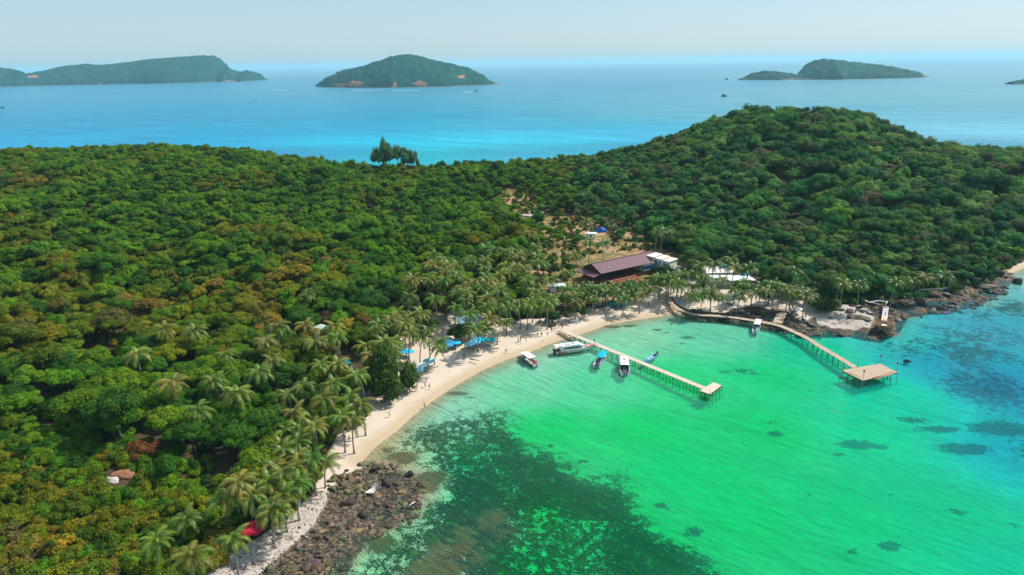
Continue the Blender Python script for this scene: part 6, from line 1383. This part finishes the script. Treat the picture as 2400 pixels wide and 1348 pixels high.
CL = {'white': (.75, .74, .72), 'black': (.02, .02, .025), 'red': (.45, .03, .03), 'orange': (.65, .22, .04), 'green': (.04, .22, .12), 'yellow': (.75, .50, .05), 'blue': (.05, .15, .45), 'grey': (.35, .35, .38), 'pink': (.65, .25, .32), 'lilac': (.45, .38, .60), 'brown': (.25, .12, .06)}
clm = lambda c: mat('cloth_'+c, CL[c], .85, .1)
PEO = [(995,956,'sun','white','orange',.3,'person in white top and orange shorts wading at the waters edge'),(913,978,'stand','white','white',1.2,'person all in white walking past the rope net'),(936,940,'stand','lilac','grey',.4,'person in lilac top close to the big dark beach tree'),
 (967,912,'stand','black','black',1.0,'person dressed all in black beside the big dark tree'),(973,917,'walk','brown','red',2.0,'person in brown and red, second of the trio by the big tree'),(978,917,'walk','lilac','white',2.2,'person in pale lilac, seaward one of the trio by the big tree'),
 (997,908,'walk','green','black',2.6,'person in dark green walking on open sand alone'),(1007,913,'walk','orange','orange',.4,'person in orange nearest the water below the bent palms'),(1000,896,'stand','grey','grey',.4,'person in grey standing higher up the open sand'),(999,865,'stand','green','black',.6,'person in green by the lying parasols and bent trunk'),
 (1186,828,'walk','pink','black',.2,'person in pink walking the wet sand toward the moored boats'),(1215,803,'reach','orange','brown',1.0,'person in orange posing at the dark frame'),(1220,800,'stand','yellow','brown',1.0,'person in pale yellow posing behind the dark frame'),(1260,790,'walk','black','green',2.8,'person in black walking, landward of a pair'),(1269,789,'walk','green','black',2.9,'person in dark green walking, jetty side of a pair'),
 (1283,788,'stand','white','grey',1.2,'person in white alone near the jetty head'),(1293,778,'stand','grey','brown',1.8,'person in grey just before the jetty steps'),(1301,771,'stand','black','grey',.8,'person in black standing at the jetty steps'),(1308,770,'stand','yellow','orange',.6,'person in bright yellow at the head of the jetty'),(1311,768,'reach','orange','yellow',2.0,'person in orange and yellow amid the group on the jetty head'),(1317,768,'stand','red','black',1.0,'person in dark red seaward of the group on the jetty head'),(1318,771,'stand','brown','red',1.6,'person in brown crouched behind the red one on the jetty head'),
 (776,1038,'stand','red','red',.8,'person dressed in red, landward one in the shade of the low palm'),(788,1035,'stand','red','white',1.2,'person in red shirt and white shorts under the low palm'),(804,1030,'stand','black','lilac',.4,'person in black and lilac at the shadow edge of the low palm'),(810,1030,'walk','grey','black',.9,'person in grey beside the black and lilac one'),(819,1035,'stand','white','blue',1.5,'person in white stepping out of the palm shade'),
 (1455,716,'stand','red','blue',.3,'person in red beside the beached blue dinghy'),(1449,714,'stand','blue','white',2.0,'person in blue leaning over the beached dinghy'),(1790,745,'stand','grey','blue',.3,'person in grey on the rocks beside the boardwalk ramp'),(2107,716,'stand','black','brown',.4,'dark clad person standing on the eastern rocks, landward one'),(2110,715,'stand','brown','black',1.4,'brown clad person standing on the eastern rocks, seaward one'),
 (1532,672,'stand','orange','brown',.4,'person in orange in the shade by the red steps'),(2074,742,'stand','red','white',.1,'person in red posing on the painted walkway'),(1548,676,'stand','black','black',1.0,'person in black near the shaded loungers')]
for k, (px, py, pose, top, bot, rz, lab) in enumerate(PEO):
    q = onland(px, py); z = q[2]
    if 'jetty head' in lab: q = at(px, py, JZ); z = JZ
    if 'painted walkway' in lab: q = at(px, py, WZ+.02); z = WZ+.02
    if z < -.3: z = -.3
    e = empty('person', (q[0], q[1], z), rz*2, lab, 'person', 'people on the beach and jetties'); bm_, ts, ss, hs, ds = BODY[pose]; hgt_ = .95+.1*((k*7) % 5)/5
    e.scale = (hgt_,)*3; key = f'body_{pose}_{k % 3}'
    if key not in bpy.data.meshes: m3 = bm_.copy(); m3.name = key; m3.materials.clear(); m3.materials.append(skins[k % 3])
    ob('body', bpy.data.meshes[key], e); ob('shirt', mesh('shirt', *ts, clm(top), True), e); ob('shorts', mesh('shorts', *(ss if k % 4 else ds), clm(bot), True), e); ob('hair', mesh('hair', *hs, hairm if k % 3 else hairb, True), e)
